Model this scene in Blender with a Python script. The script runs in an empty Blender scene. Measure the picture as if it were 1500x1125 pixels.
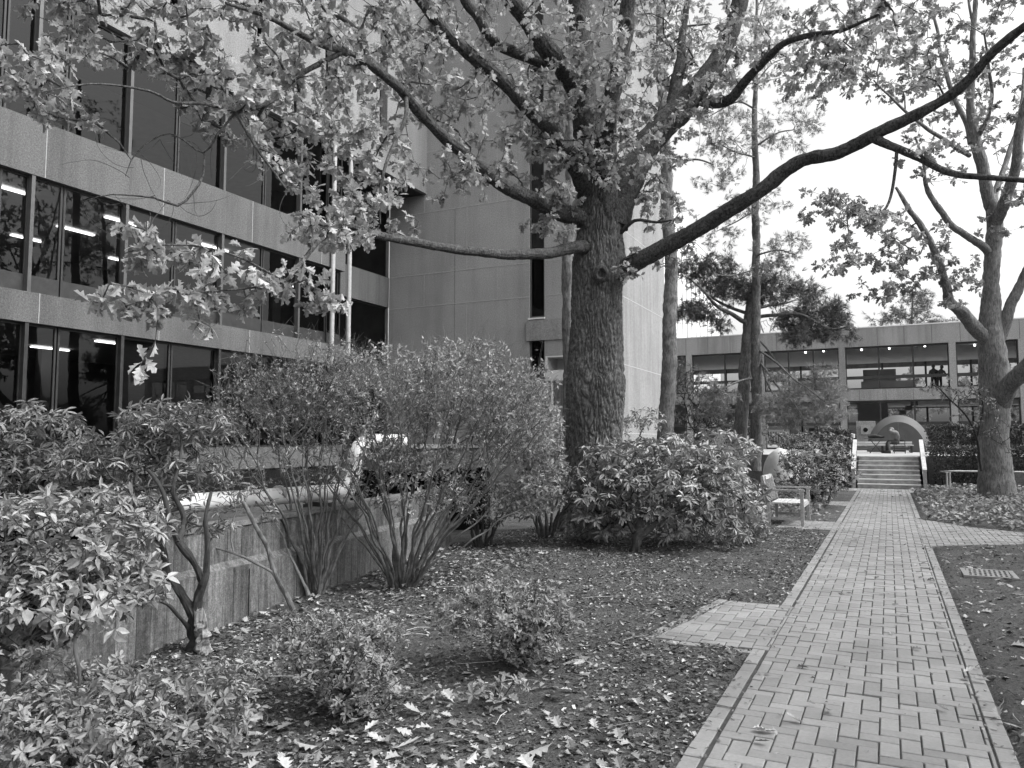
import bpy, math, random
import numpy as np
from mathutils import Vector, noise
random.seed(7); rng = np.random.default_rng(7)
C = bpy.context.scene.collection
# ------------------------------------------------------------------ camera model
F = 1127.0; TH = math.radians(26.06); PH = math.radians(4.24); H = 1.6
FW = np.array([-math.sin(TH)*math.cos(PH), math.cos(TH)*math.cos(PH), math.sin(PH)])
RT = np.array([math.cos(TH), math.sin(TH), 0.0])
UP = np.array([math.sin(TH)*math.sin(PH), -math.cos(TH)*math.sin(PH), math.cos(PH)])
FH = np.array([-math.sin(TH), math.cos(TH), 0.0]); ZZ = np.array([0, 0, 1.0])
def at(px, py, D):
    """the place seen in direction px,py at D metres ahead of the camera"""
    return np.array([0, 0, H]) + D*(FW + (px-750)/F*RT + (562.5-py)/F*UP)
def norm(v):
    v = np.asarray(v, float); return v/np.maximum(np.linalg.norm(v, axis=-1, keepdims=True), 1e-9)

# ------------------------------------------------------------------ objects
def tag(o, label=None, cat=None, group=None, kind=None):
    if label: o['label'] = label
    if cat: o['category'] = cat
    if group: o['group'] = group
    if kind: o['kind'] = kind
    return o
def empty(name, loc, label=None, cat=None, group=None, rz=0):
    o = bpy.data.objects.new(name, None); C.objects.link(o); o.location = tuple(float(v) for v in loc)
    o.rotation_euler = (0, 0, rz); o.empty_display_size = .2
    return tag(o, label, cat, group)
class MB:
    def __init__(s): s.v = []; s.f = []; s.r = []; s.n = 0
    def add(s, v, f, r=None):
        v = np.asarray(v, float).reshape(-1, 3); s.v.append(v)
        f = np.asarray(f, int); s.f.append(f + s.n)
        s.r.append(np.full(len(v), random.random() if r is None else 0.0) if r is None or np.isscalar(r) else np.asarray(r, float))
        if r is not None and np.isscalar(r): s.r[-1][:] = r
        s.n += len(v)
    def box(s, x0, x1, y0, y1, z0, z1, r=None, rot=0, c=None):
        v = np.array([[x, y, z] for z in (z0, z1) for y in (y0, y1) for x in (x0, x1)], float)
        if rot:
            c0 = v.mean(0) if c is None else np.array(c); ca, sa = math.cos(rot), math.sin(rot); w = v-c0
            v = np.stack([w[:, 0]*ca-w[:, 1]*sa, w[:, 0]*sa+w[:, 1]*ca, w[:, 2]], 1)+c0
        s.add(v, [[0, 2, 3, 1], [4, 5, 7, 6], [0, 1, 5, 4], [2, 6, 7, 3], [0, 4, 6, 2], [1, 3, 7, 5]], r)
    def bar(s, a, b, w, h, r=None):
        """square bar from a to b"""
        a = np.array(a, float); b = np.array(b, float); t = norm(b-a)
        u = np.cross(t, ZZ) if abs(t[2]) < .9 else np.cross(t, [0, 1, 0]); u = norm(u); q = np.cross(u, t)
        v = [p+u*i*w/2+q*j*h/2 for p in (a, b) for j in (-1, 1) for i in (-1, 1)]
        s.add(v, [[0, 1, 3, 2], [4, 6, 7, 5], [0, 4, 5, 1], [2, 3, 7, 6], [0, 2, 6, 4], [1, 5, 7, 3]], r)
    def tube(s, pts, rad, k=8, cap=True, disp=None, r=None):
        pts = np.asarray(pts, float); n = len(pts); rad = np.broadcast_to(np.asarray(rad, float), (n,))
        t = norm(np.gradient(pts, axis=0)); u = np.cross(t[0], [0.3, 1, 0.1]); u = norm(u); us = []
        for i in range(n):
            u = u - t[i]*np.dot(u, t[i]); u = norm(u); us.append(u)
        us = np.array(us); w = np.cross(t, us); a = np.linspace(0, 2*math.pi, k, endpoint=False)
        R = np.repeat(rad[:, None], k, 1)
        if disp is not None: R = disp(R, a, pts)
        v = pts[:, None, :]+R[..., None]*(np.cos(a)[None, :, None]*us[:, None, :]+np.sin(a)[None, :, None]*w[:, None, :])
        i = np.arange(n-1)[:, None]*k; j = np.arange(k)[None, :]; j2 = (j+1) % k
        f = np.stack([i+j, i+j2, i+k+j2, i+k+j], -1).reshape(-1, 4)
        s.add(v.reshape(-1, 3), f, r)
        if cap:
            for e in (0, n-1):
                ring = v[e]; c = ring.mean(0)+(t[e]*rad[e]*.25*(1 if e else -1))
                jj = np.arange(k); ff = np.stack([jj, (jj+1) % k, np.full(k, k)], -1)
                if not e: ff = ff[:, ::-1]
                s.add(np.vstack([ring, c]), ff, r)
    def leaves(s, T, TF, pos, d, nrm, sc, rnd=None, wsc=1.0):
        pos = np.asarray(pos); N = len(pos)
        if not N: return
        x = norm(d); y = norm(np.cross(nrm, x)); z = np.cross(x, y); sc = np.broadcast_to(np.asarray(sc, float), (N,))[:, None, None]
        T = np.asarray(T, float); k = len(T)
        v = pos[:, None, :]+sc*(T[None, :, 0:1]*x[:, None, :]+T[None, :, 1:2]*wsc*y[:, None, :]+T[None, :, 2:3]*z[:, None, :])
        TF = np.asarray(TF, int); f = (np.arange(N)[:, None, None]*k+TF[None]).reshape(-1, TF.shape[1])
        rr = rng.random(N) if rnd is None else rnd
        s.add(v.reshape(-1, 3), f, np.repeat(rr, k))
    def build(s, name, mat, parent=None, smooth=False):
        me = bpy.data.meshes.new(name); v = np.concatenate(s.v); me.vertices.add(len(v)); me.vertices.foreach_set('co', v.ravel())
        idx = np.concatenate([f.ravel() for f in s.f]); cnt = np.concatenate([np.full(len(f), f.shape[1]) for f in s.f])
        me.loops.add(len(idx)); me.loops.foreach_set('vertex_index', idx); me.polygons.add(len(cnt))
        me.polygons.foreach_set('loop_start', np.concatenate([[0], np.cumsum(cnt)[:-1]])); me.polygons.foreach_set('loop_total', cnt)
        me.polygons.foreach_set('use_smooth', np.full(len(cnt), bool(smooth)))
        me.update(calc_edges=True); me.validate()
        at_ = me.attributes.new('rnd', 'FLOAT', 'POINT'); at_.data.foreach_set('value', np.concatenate(s.r))
        me.materials.append(mat); o = bpy.data.objects.new(name, me); C.objects.link(o)
        if parent is not None:
            o.parent = parent; p = parent; off = Vector((0, 0, 0))
            while p is not None: off += p.location; p = p.parent
            if parent.rotation_euler.z == 0: o.location = -off     # meshes are written in world coordinates
        return o

# ------------------------------------------------------------------ materials (the photograph is monochrome: greys)
def g3(v): return (v, v, v, 1)
class NT:
    def __init__(s, name):
        s.m = bpy.data.materials.new(name); s.m.use_nodes = True; s.t = s.m.node_tree; s.t.nodes.clear()
        s.out = s.n('ShaderNodeOutputMaterial')
    def n(s, t, **k):
        q = s.t.nodes.new(t)
        for a, b in k.items():
            if a.startswith('i_'): q.inputs[a[2:].replace('_', ' ')].default_value = b
            else: setattr(q, a, b)
        return q
    def l(s, a, b): s.t.links.new(a, b)
    def coord(s, scale=(1, 1, 1), obj=True):
        tc = s.n('ShaderNodeTexCoord'); mp = s.n('ShaderNodeMapping'); mp.inputs['Scale'].default_value = scale
        s.l(tc.outputs['Object' if obj else 'Generated'], mp.inputs['Vector']); return mp.outputs[0]
    def noise(s, scale, vec=None, detail=4, rough=.6, dist=0):
        q = s.n('ShaderNodeTexNoise'); q.inputs['Scale'].default_value = scale; q.inputs['Detail'].default_value = detail
        q.inputs['Roughness'].default_value = rough; q.inputs['Distortion'].default_value = dist
        if vec is not None: s.l(vec, q.inputs['Vector'])
        return q.outputs['Fac']
    def ramp(s, fac, stops):
        q = s.n('ShaderNodeValToRGB'); e = q.color_ramp.elements
        while len(e) < len(stops): e.new(.5)
        for i, (p, v) in enumerate(stops): e[i].position = p; e[i].color = g3(v)
        s.l(fac, q.inputs[0]); return q.outputs[0]
    def mix(s, a, b, f, mode='MULTIPLY'):
        q = s.n('ShaderNodeMix', data_type='RGBA', blend_type=mode); q.inputs[0].default_value = f if not hasattr(f, 'links') else 0
        if hasattr(f, 'links'): s.l(f, q.inputs[0])
        for x, i in ((a, 6), (b, 7)):
            if hasattr(x, 'links'): s.l(x, q.inputs[i])
            else: q.inputs[i].default_value = g3(x)
        return q.outputs[2]
    def bump(s, h, strength, dist=.01, prev=None):
        q = s.n('ShaderNodeBump'); q.inputs['Strength'].default_value = strength; q.inputs['Distance'].default_value = dist
        s.l(h, q.inputs['Height'])
        if prev is not None: s.l(prev, q.inputs['Normal'])
        return q.outputs[0]
    def bsdf(s, col, rough=.8, spec=.3, metal=0, nrm=None):
        q = s.n('ShaderNodeBsdfPrincipled'); q.inputs['Roughness'].default_value = rough; q.inputs['Metallic'].default_value = metal
        q.inputs['Specular IOR Level'].default_value = spec
        if hasattr(col, 'links'): s.l(col, q.inputs['Base Color'])
        else: q.inputs['Base Color'].default_value = g3(col)
        if nrm is not None: s.l(nrm, q.inputs['Normal'])
        return q.outputs[0]
    def end(s, sh): s.l(sh, s.out.inputs['Surface']); return s.m
def m_noisy(name, v, var=.25, scale=6, rough=.8, spec=.3, bump=.2, bs=60, bd=.004, metal=0, stretch=(1, 1, 1)):
    t = NT(name); c = t.coord(stretch); n = t.noise(scale, c); col = t.ramp(n, [(.3, v*(1-var)), (.7, v*(1+var))])
    return t.end(t.bsdf(col, rough, spec, metal, t.bump(t.noise(bs, c, 3), bump, bd) if bump else None))
def m_concrete(name, v, rib=0, boards=0, streak=.8):
    t = NT(name); c = t.coord(); big = t.noise(.35, c, 5, .6); fine = t.noise(24, c, 4, .75); st = t.noise(1.0, t.coord((1.6, 1.6, .12)), 5, .7)
    col = t.ramp(big, [(.3, v*.86), (.7, v*1.1)]); col = t.mix(col, t.ramp(fine, [(.35, .68), (.65, 1.22)]), 1.0)
    col = t.mix(col, t.ramp(st, [(.35, .72), (.55, 1.03)]), streak)
    col = t.mix(col, t.ramp(t.noise(75, c, 2, .8), [(.35, .72), (.62, 1.2)]), 1.0)
    h = t.bump(fine, .6, .012)
    h = t.bump(t.noise(90, c, 2, .7), .5, .006, h)
    if boards:
        w = t.noise(16, t.coord((1.5, 1.5, .10)), 5, .7); col = t.mix(col, t.ramp(w, [(.35, .55), (.62, 1.25)]), .9); h = t.bump(w, .5, .01, h)
        a = t.n('ShaderNodeAttribute', attribute_name='rnd'); col = t.mix(col, t.ramp(a.outputs['Fac'], [(0, .72), (1, 1.3)]), 1.0)
    return t.end(t.bsdf(col, .9, .2, 0, h))
def m_leaf(name, lo, hi, rough=.5, spec=.4, trans=.25, hi2=None):
    t = NT(name); a = t.n('ShaderNodeAttribute', attribute_name='rnd')
    st = [(0, lo), (.8, hi), (1, hi2 or hi*1.2)]
    col = t.ramp(a.outputs['Fac'], st); n = t.noise(40, t.coord(), 2); col = t.mix(col, t.ramp(n, [(.3, .75), (.7, 1.15)]), 1.0)
    b = t.bsdf(col, rough, spec); tr = t.n('ShaderNodeBsdfTranslucent'); t.l(col, tr.inputs['Color'])
    mx = t.n('ShaderNodeMixShader'); mx.inputs[0].default_value = trans; t.l(b, mx.inputs[1]); t.l(tr.outputs[0], mx.inputs[2])
    return t.end(mx.outputs[0])
def m_bark(name, lo, hi, s=1.0, bump=.9, zs=.22):
    t = NT(name); c = t.coord((1, 1, zs)); n = t.noise(22*s, c, 5, .65, .6); n2 = t.noise(3, t.coord(), 4)
    col = t.ramp(n, [(.38, lo), (.62, hi)]); col = t.mix(col, t.ramp(n2, [(.3, .75), (.7, 1.25)]), 1.0)
    lich = t.noise(14, t.coord(), 3, .7); col = t.mix(col, hi*2.0, t.ramp(lich, [(.64, 0), (.7, .5)]), 'MIX')
    return t.end(t.bsdf(col, .9, .15, 0, t.bump(n, bump, .02)))
def m_glass(name, tint=.45, refl=.6):
    t = NT(name); fr = t.n('ShaderNodeFresnel'); fr.inputs['IOR'].default_value = 1.5
    tr = t.n('ShaderNodeBsdfTransparent'); tr.inputs[0].default_value = g3(tint)
    gl = t.n('ShaderNodeBsdfGlossy'); gl.inputs['Roughness'].default_value = .01; gl.inputs['Color'].default_value = g3(refl)
    mx = t.n('ShaderNodeMixShader'); t.l(fr.outputs[0], mx.inputs[0]); t.l(tr.outputs[0], mx.inputs[1]); t.l(gl.outputs[0], mx.inputs[2])
    return t.end(mx.outputs[0])
def m_emit(name, v, s):
    t = NT(name); e = t.n('ShaderNodeEmission'); e.inputs[0].default_value = g3(v); e.inputs[1].default_value = s; return t.end(e.outputs[0])
def m_rnd(name, stops, rough=.8, spec=.3, ns=30, nb=.3, bd=.003, lo=.8, hi=1.15):
    t = NT(name); a = t.n('ShaderNodeAttribute', attribute_name='rnd'); col = t.ramp(a.outputs['Fac'], stops); c = t.coord()
    col = t.mix(col, t.ramp(t.noise(ns, c, 4, .7), [(.3, lo), (.7, hi)]), 1.0)
    col = t.mix(col, t.ramp(t.noise(1.3, c, 4, .6), [(.35, .78), (.6, 1.08)]), .8)
    return t.end(t.bsdf(col, rough, spec, 0, t.bump(t.noise(ns*3, c, 3), nb, bd)))
M = dict(
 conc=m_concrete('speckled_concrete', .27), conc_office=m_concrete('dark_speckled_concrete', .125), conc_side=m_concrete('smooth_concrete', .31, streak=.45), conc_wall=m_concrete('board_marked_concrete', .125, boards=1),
 conc_dark=m_concrete('dark_concrete', .16), conc_face=m_concrete('weathered_concrete', .24), joint=m_noisy('grout', .34, .2, 8), joint_dark=m_noisy('dark_joint', .10, .2, 8),  # conc_dark is simply a darker grey concrete
 stumpw=m_noisy('splintered_wood', .22, .5, 12, .85, .2, .7, 50, .01, stretch=(4, 4, 1)), pale=m_noisy('pale_panel', .62, .06, 2, .7), frame=m_noisy('dark_bronze', .028, .3, 5, .45, .4, 0), mull=m_noisy('grey_aluminium', .09, .15, 4, .45, .5, 0, metal=.3),
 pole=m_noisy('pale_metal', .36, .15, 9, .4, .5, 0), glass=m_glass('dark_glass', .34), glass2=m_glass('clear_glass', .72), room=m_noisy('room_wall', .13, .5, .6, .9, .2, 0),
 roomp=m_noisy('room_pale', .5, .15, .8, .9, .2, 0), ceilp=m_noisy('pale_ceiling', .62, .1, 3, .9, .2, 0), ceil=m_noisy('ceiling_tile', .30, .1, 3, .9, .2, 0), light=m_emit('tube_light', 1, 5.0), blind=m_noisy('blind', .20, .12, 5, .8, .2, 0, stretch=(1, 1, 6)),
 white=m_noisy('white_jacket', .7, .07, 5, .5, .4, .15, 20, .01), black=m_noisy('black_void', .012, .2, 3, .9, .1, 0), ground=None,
 oakbark=m_bark('oak_bark', .06, .15, 1.6, .5, .45), limb=m_bark('limb_bark', .028, .10, 1.5, 1.0, .7), twig=m_noisy('twig', .055, .4, 9, .9, .2, 0),
 glarebark=m_bark('glare_paled_bark', .10, .24, 1.3, .6), pinebark=m_bark('pine_bark', .09, .21, .9, .9, .35), stem=m_noisy('stem_bark', .10, .5, 14, .9, .2, .4, 60, .004), stemdark=m_noisy('dark_stem', .035, .5, 14, .85, .25, .5, 40, .006),  # grey bark tone is raised to imitate veiling glare
 oakleaf=m_leaf('oak_leaf', .18, .48, .45, .4, .4), oakleaf2=m_leaf('far_oak_leaf', .16, .34, .6, .3, .35), rhodo=m_leaf('rhododendron_leaf', .13, .37, .38, .5, .15), rhodo2=m_leaf('pale_rhododendron_leaf', .10, .29, .42, .5, .2),
 azalea=m_leaf('azalea_leaf', .12, .32, .5, .35, .25), budleaf=m_leaf('small_pale_leaf', .19, .45, .6, .3, .35), needle=m_leaf('needle', .06, .17, .6, .3, .1), needle_pale=m_leaf('pale_needle', .17, .36, .6, .3, .2), hedge=m_leaf('yew_leaf', .03, .10, .5, .3, .1),
 ivy=m_leaf('ivy_leaf', .12, .28, .5, .35, .2), litterleaf=m_rnd('fallen_leaf', [(0, .08), (.5, .20), (1, .42)], .6, .35), chips=m_rnd('bark_chip', [(0, .02), (.5, .08), (.85, .2), (1, .5)], .85, .2),
 brick=m_rnd('clay_paver', [(0, .185), (.5, .22), (1, .26)], .62, .35, 40, .5, .003, .86, 1.1), sand=m_noisy('joint_sand', .06, .3, 20, .95, .1, .3), wood=m_noisy('weathered_teak', .30, .3, 5, .8, .2, .3, 40, .003, stretch=(6, 1, 6)), woodlt=m_noisy('pale_weathered_wood', .42, .2, 5, .75, .2, .2, 30, .003),
 timber=m_noisy('step_timber', .30, .4, 4, .85, .2, .4, 30, .004), nosing=m_noisy('pale_stone_nosing', .42, .15, 6, .7, .3, .2), steel=m_noisy('painted_steel', .07, .12, 3, .55, .4, .1), iron=m_noisy('cast_iron', .20, .25, 12, .6, .4, .3, metal=.2),
 boulder=m_noisy('pale_cover', .55, .12, 4, .7, .3, .3, 20, .01), terr=m_noisy('terrace_paving', .3, .15, 3, .85, .2, .2), jacket=m_noisy('pale_jacket', .12, .2, 9, .7, .3, .4, 16, .02), trouser=m_noisy('dark_cloth', .045, .2, 9, .85, .2, .2), skin=m_noisy('skin', .35, .08, 9, .6, .3, 0), hair=m_noisy('dark_hair', .03, .3, 30, .6, .3, .3),
)
def m_ground():
    t = NT('mulched_earth'); c = t.coord(); a = t.noise(2.2, c, 6, .7); b = t.noise(45, c, 4, .75); d = t.noise(150, c, 2, .7)
    col = t.ramp(a, [(.3, .052), (.7, .10)]); col = t.mix(col, t.ramp(b, [(.35, .5), (.68, 1.6)]), 1.0); col = t.mix(col, .30, t.ramp(d, [(.66, 0), (.72, .8)]), 'MIX')
    return t.end(t.bsdf(col, .95, .15, 0, t.bump(d, .8, .006, t.bump(b, .9, .02))))
M['ground'] = m_ground()

# ------------------------------------------------------------------ leaf shapes (x along the leaf, y across, z up)
def leafshape(st, fold=.12, droop=.1, twist=0.0):
    V = []; Fs = []
    for (x, w, sx) in st:
        z = -droop*x*x
        V += [(x, 0, z), (x+sx, w, z+fold*w*2-twist*x*w), (x+sx, -w, z+fold*w*2+twist*x*w)]
    for i in range(len(st)-1):
        a = 3*i; b = a+3; Fs += [(a, b, b+1, a+1), (a, a+2, b+2, b)]
    return np.array(V), np.array(Fs)
OAK = [leafshape([(0, .010, 0), (.14, .012, 0), (.22, .07, 0), (.33, .25, .06), (.41, .13, 0), (.55, .37, .08), (.64, .15, .0), (.76, .27, .07), (.88, .09, 0), (1.0, .01, 0)], f, d, tw) for f, d, tw in ((.12, .2, 0), (-.15, .3, .15), (.28, .1, -.2), (.2, -.22, .25))]
OAKS = [leafshape([(0, .012, 0), (.20, .05, 0), (.34, .27, .08), (.44, .12, 0), (.60, .38, .09), (.72, .14, 0), (.84, .2, .06), (1.0, .01, 0)], f, d, tw) for f, d, tw in ((.2, .3, 0), (-.1, .5, .3), (.4, .2, -.3))]
ELL = leafshape([(0, .01, 0), (.12, .03, 0), (.35, .14, 0), (.65, .15, 0), (.88, .08, 0), (1, .005, 0)], .25, .18)
ELB = leafshape([(0, .01, 0), (.15, .03, 0), (.4, .23, 0), (.65, .22, 0), (.88, .1, 0), (1, .005, 0)], .2, .2)
SML = leafshape([(0, .03, 0), (.45, .24, 0), (1, .02, 0)], .25, .15)
def needles(n=12, w=.03):
    V = []; Fs = []
    r = random.Random(3)
    for i in range(n):
        a = r.uniform(0, 6.283); e = r.uniform(.15, .9); d = np.array([math.cos(e)*.9+.1, math.sin(e)*math.cos(a), math.sin(e)*math.sin(a)]); L = r.uniform(.7, 1)
        p = norm(np.cross(d, [r.random(), r.random(), .3])); b = len(V); V += [p*w, -p*w, d*L*.6-p*w, d*L*.6+p*w, d*L]; Fs += [(b, b+1, b+2, b+3), (b+3, b+2, b+4, b+4)]
    return np.array(V), Fs
def needle_tuft(n=14, w=.018):
    V, Fs = needles(n, w); quads = [f for f in Fs if f[2] != f[3]]; tris = [f[:3] for f in Fs if f[2] == f[3]]
    return V, np.array(quads), np.array(tris)
NV, NQ, NTt = needle_tuft()

# ------------------------------------------------------------------ growing twigs towards points of a crown
def smooth(pts, rad, step=.12):
    pts = np.asarray(pts, float); rad = np.asarray(rad, float); n = len(pts)
    d = np.concatenate([[0], np.cumsum(np.linalg.norm(np.diff(pts, axis=0), axis=1))]); P = []; R = []
    for i in range(n-1):
        p0 = pts[max(i-1, 0)]; p1 = pts[i]; p2 = pts[i+1]; p3 = pts[min(i+2, n-1)]; m = max(1, int((d[i+1]-d[i])/step))
        for k in range(m):
            t = k/m; P.append(.5*((2*p1)+(-p0+p2)*t+(2*p0-5*p1+4*p2-p3)*t*t+(-p0+3*p1-3*p2+p3)*t**3)); R.append(rad[i]*(1-t)+rad[i+1]*t)
    P.append(pts[-1]); R.append(rad[-1]); return np.array(P), np.array(R)
def wander(P, amp, f=1.3, seed=0):
    out = P.copy()
    for i, p in enumerate(P):
        v = noise.noise_vector(Vector(p*f)+Vector((seed, 0, 0))); k = min(1, i/4)
        out[i] = p+np.array(v)*amp*k
    return out
def grow(skel, att, bf=.3, up=.15, seg=.3, jit=.04, rtip=.003, pw=.45, rmax=.05):
    cap = sum(len(s[0]) for s in skel)+len(att)*60; P = np.zeros((cap, 3)); L = np.zeros(cap); par = np.full(cap, -1); SR = np.zeros(cap); n = 0
    for s in skel:
        pts, rad = s[:2]; l0 = s[2] if len(s) > 2 else 0
        k = len(pts); P[n:n+k] = pts; L[n:n+k] = l0+np.concatenate([[0], np.cumsum(np.linalg.norm(np.diff(pts, axis=0), axis=1))]) if k > 1 else l0
        SR[n:n+k] = rad; n += k
    ns = n; att = np.asarray(att); d0 = np.array([np.min(np.linalg.norm(P[:ns]-a, axis=1)) for a in att]); chains = []; ends = []
    for ai in np.argsort(d0):
        a = att[ai]; dd = np.linalg.norm(P[:n]-a, axis=1); c = dd+bf*L[:n]; i0 = int(np.argmin(c)); s = P[i0]; D = dd[i0]
        if D < .03: continue
        m = max(2, int(D/seg)+1); mid = (s+a)/2+np.array([0, 0, up*D])+rng.normal(0, jit*2*D, 3); idx = [i0]
        for k in range(1, m+1):
            t = k/m; p = (1-t)**2*s+2*t*(1-t)*mid+t*t*a+(rng.normal(0, jit*.5, 3) if k < m else 0)
            if n >= cap: break
            P[n] = p; L[n] = L[idx[-1]]+np.linalg.norm(p-P[idx[-1]]); par[n] = idx[-1]; idx.append(n); n += 1
        chains.append(idx); ends.append((P[idx[-1]].copy(), norm(P[idx[-1]]-P[idx[-2]]), P[idx[-2]].copy()))
    cnt = np.zeros(n)
    for ch in chains:
        i = ch[-1]
        while i >= ns: cnt[i] += 1; i = par[i]
    out = []
    for ch in chains:
        r = np.minimum(rtip*np.maximum(cnt[ch], 1)**pw, rmax); r[0] = min(r[1]*1.15, SR[ch[0]]*.9) if ch[0] < ns else min(r[0], r[1]*1.2); r[-1] *= .6
        out.append((P[ch].copy(), r))
    return out, ends
def twigmesh(chains, mb=None, k=4):
    mb = mb or MB()
    for p, r in chains: mb.tube(p, r, k if r[0] < .012 else 6, cap=False)
    return mb
def blob(c, a, b, h, n, shell=.0, low=-1):
    """n points in an ellipsoid, a across the view, b along it, h up"""
    out = []
    while len(out) < n:
        p = rng.uniform(-1, 1, 3); q = np.linalg.norm(p)
        if q > 1 or q < shell or p[2] < low: continue
        out.append(np.asarray(c)+RT*p[0]*a+FH*p[1]*b+ZZ*p[2]*h)
    return np.array(out)
def pblob(px, py, rx, ry, n, D0, D1, shell=0, low=-1):
    D = (D0+D1)/2; return blob(at(px, py, D), rx*D/F, (D1-D0)/2, ry*D/F, n, shell, low)
def spray(mb, ends, shapes, k, size, spread=.8, droop=.3, back=.12, upn=.6, var=.25, wsc=1.0):
    """k leaves round every twig end"""
    E = len(ends)
    if not E: return
    p = np.array([e[0] for e in ends]); d = np.array([e[1] for e in ends]); q = np.array([e[2] for e in ends])
    p = np.repeat(p, k, 0); d = np.repeat(d, k, 0); q = np.repeat(q, k, 0); N = len(p)
    L = np.linalg.norm(q-p, axis=1, keepdims=True); t = rng.random((N, 1))**1.5*back/np.maximum(L, .02); pos = p+(q-p)*np.minimum(t, 1)
    rv = rng.normal(0, 1, (N, 3)); rv = norm(rv); dd = norm(d*(1-spread)+rv*spread+np.array([0, 0, -droop]))
    nn = norm(rng.normal(0, 1, (N, 3))*(1-upn)+np.array([0, 0, upn])+1e-3); sc = size*(1+rng.uniform(-var, var, N)); sh = rng.integers(0, len(shapes), N); rb = np.clip(np.repeat(rng.normal(.5, .22, E), k)+rng.normal(0, .2, N), 0, 1)
    for i, s in enumerate(shapes):
        m = sh == i; mb.leaves(s[0], s[1], pos[m], dd[m], nn[m], sc[m], rb[m], wsc)
def whorl(mb, ends, shape, k, size, cone=.25, droop=.2, var=.2, wsc=1.0):
    """rosettes of k leaves round each shoot tip"""
    for e in ends:
        p, d = e[0], norm(e[1]*.5+np.array([0, 0, .55])+rng.normal(0, .2, 3)); u = norm(np.cross(d, [.31, .2, .9])); w = np.cross(d, u); a0 = rng.uniform(0, 6.28)
        a = a0+np.arange(k)*2.4+rng.normal(0, .15, k); el = cone+rng.normal(0, .34, k); k_ = k
        dirs = np.cos(el)[:, None]*(np.cos(a)[:, None]*u+np.sin(a)[:, None]*w)+np.sin(el)[:, None]*d-np.array([0, 0, droop])
        nn = d+rng.normal(0, .2, (k, 3)); r0 = rng.normal(.5, .2)
        mb.leaves(shape[0], shape[1], p+d*rng.uniform(-.03, .01, (k, 1)), dirs, nn, size*rng.choice([.7, .9, 1, 1.15])*(1+rng.uniform(-var, var, k)), np.clip(r0+rng.normal(0, .15, k), 0, 1), wsc)
def tufts(mb, pos, d, size, var=.3):
    N = len(pos); nn = rng.normal(0, 1, (N, 3)); sc = size*(1+rng.uniform(-var, var, N)); rr = rng.random(N); n0 = mb.n
    mb.leaves(NV, NQ, pos, d, nn, sc, rr); k = len(NV); f = (np.arange(N)[:, None, None]*k+NTt[None]).reshape(-1, 3); mb.f.append(f+n0)

# ------------------------------------------------------------------ ground
HX0, HX1, HY0, HY1 = -18.4, -5.85, -8.0, 10.0
def wallx(y): return -4.98-.150*(np.asarray(y)-3.8)        # the sunken areaway
def sst(x): x = np.clip(x, 0, 1); return x*x*(3-2*x)
def gz(x, y):
    x = np.asarray(x, float); y = np.asarray(y, float)
    z = .10*np.exp(-((x+4.6)**2/4+(y-8.5)**2/14))+.14*np.exp(-((x+4.7)**2/1.6+(y-12.6)**2/1.6))
    z = z+.018*np.sin(x*3.1+np.sin(y*1.7)*1.3)*np.sin(y*2.3+x)+.010*np.sin(x*9.1+y*3)*np.sin(y*8.2)
    e = sst(np.minimum(np.abs(x+.99), np.abs(x-.53))*3.0); inside = (x > -.99) & (x < .53)
    z = z*e-.012
    z = z+.16*sst((x-2)/5)*sst((y-18)/10)
    return np.where(inside & (y < 31), -.05, np.where(spur(x, y), -.05, z))
POLY = [[(-1.78, 6.28), (-.885, 6.28), (-.885, 8.05), (-1.50, 8.05)], [(-1.95, 15.15), (-.885, 15.15), (-.885, 16.7), (-1.95, 16.7)], [(-1.9, 20.9), (-.885, 20.9), (-.885, 22.4), (-1.9, 22.4)], [(-1.6, 27.4), (-.885, 27.4), (-.885, 28.86), (-1.6, 28.86)], [(.425, 27.0), (1.5, 27.4), (1.5, 28.86), (.425, 28.86)],
        [(.425, 13.45), (1.83, 14.4), (2.07, 16.2), (1.29, 16.8)], [(.425, 13.45), (1.29, 16.8), (.425, 18.2)], [(1.83, 14.4), (8, 15.9), (8, 17.6), (2.07, 16.2)]]
def inpoly(x, y, pg):
    r = np.ones(np.shape(x), bool)
    for i in range(len(pg)):
        (ax, ay), (bx, by) = pg[i], pg[(i+1) % len(pg)]; r &= ((bx-ax)*(y-ay)-(by-ay)*(x-ax)) > -.02
    return r
def spur(x, y):
    r = np.zeros(np.shape(x), bool)
    for pg in POLY: r |= inpoly(x, y, pg)
    return r
def lines(*seg):
    o = []
    for a, b, s in seg: o += list(np.arange(a, b, s))
    return np.array(o+[seg[-1][1]])
xs = lines((-200, -40, 20), (-40, -18.4, 3.6), (-18.4, HX1, 1.255), (HX1, 3.2, .058), (3.2, 12, .35), (12, 40, 4), (40, 240, 25))
ys = lines((-60, -8, 8), (-8, 1, 1), (1, 10, .06), (10, 18, .08), (18, 31, .2), (31, 60, 2.9), (60, 400, 34))
X, Y = np.meshgrid(xs, ys); Z = gz(X, Y); nx = len(xs)
g = MB(); I, J = np.meshgrid(np.arange(nx-1), np.arange(len(ys)-1)); cx = (xs[I]+xs[I+1])/2; cy = (ys[J]+ys[J+1])/2
keep = ~((cx > HX0) & (cx < HX1) & (cy > HY0) & (cy < HY1)); I = I[keep]; J = J[keep]; b = J*nx+I
g.add(np.stack([X, Y, Z], -1).reshape(-1, 3), np.stack([b, b+1, b+nx+1, b+nx], -1), .5)
tag(g.build('ground', M['ground'], smooth=True), 'dark mulched earth of the garden beds beside the brick path', kind='structure')
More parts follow.
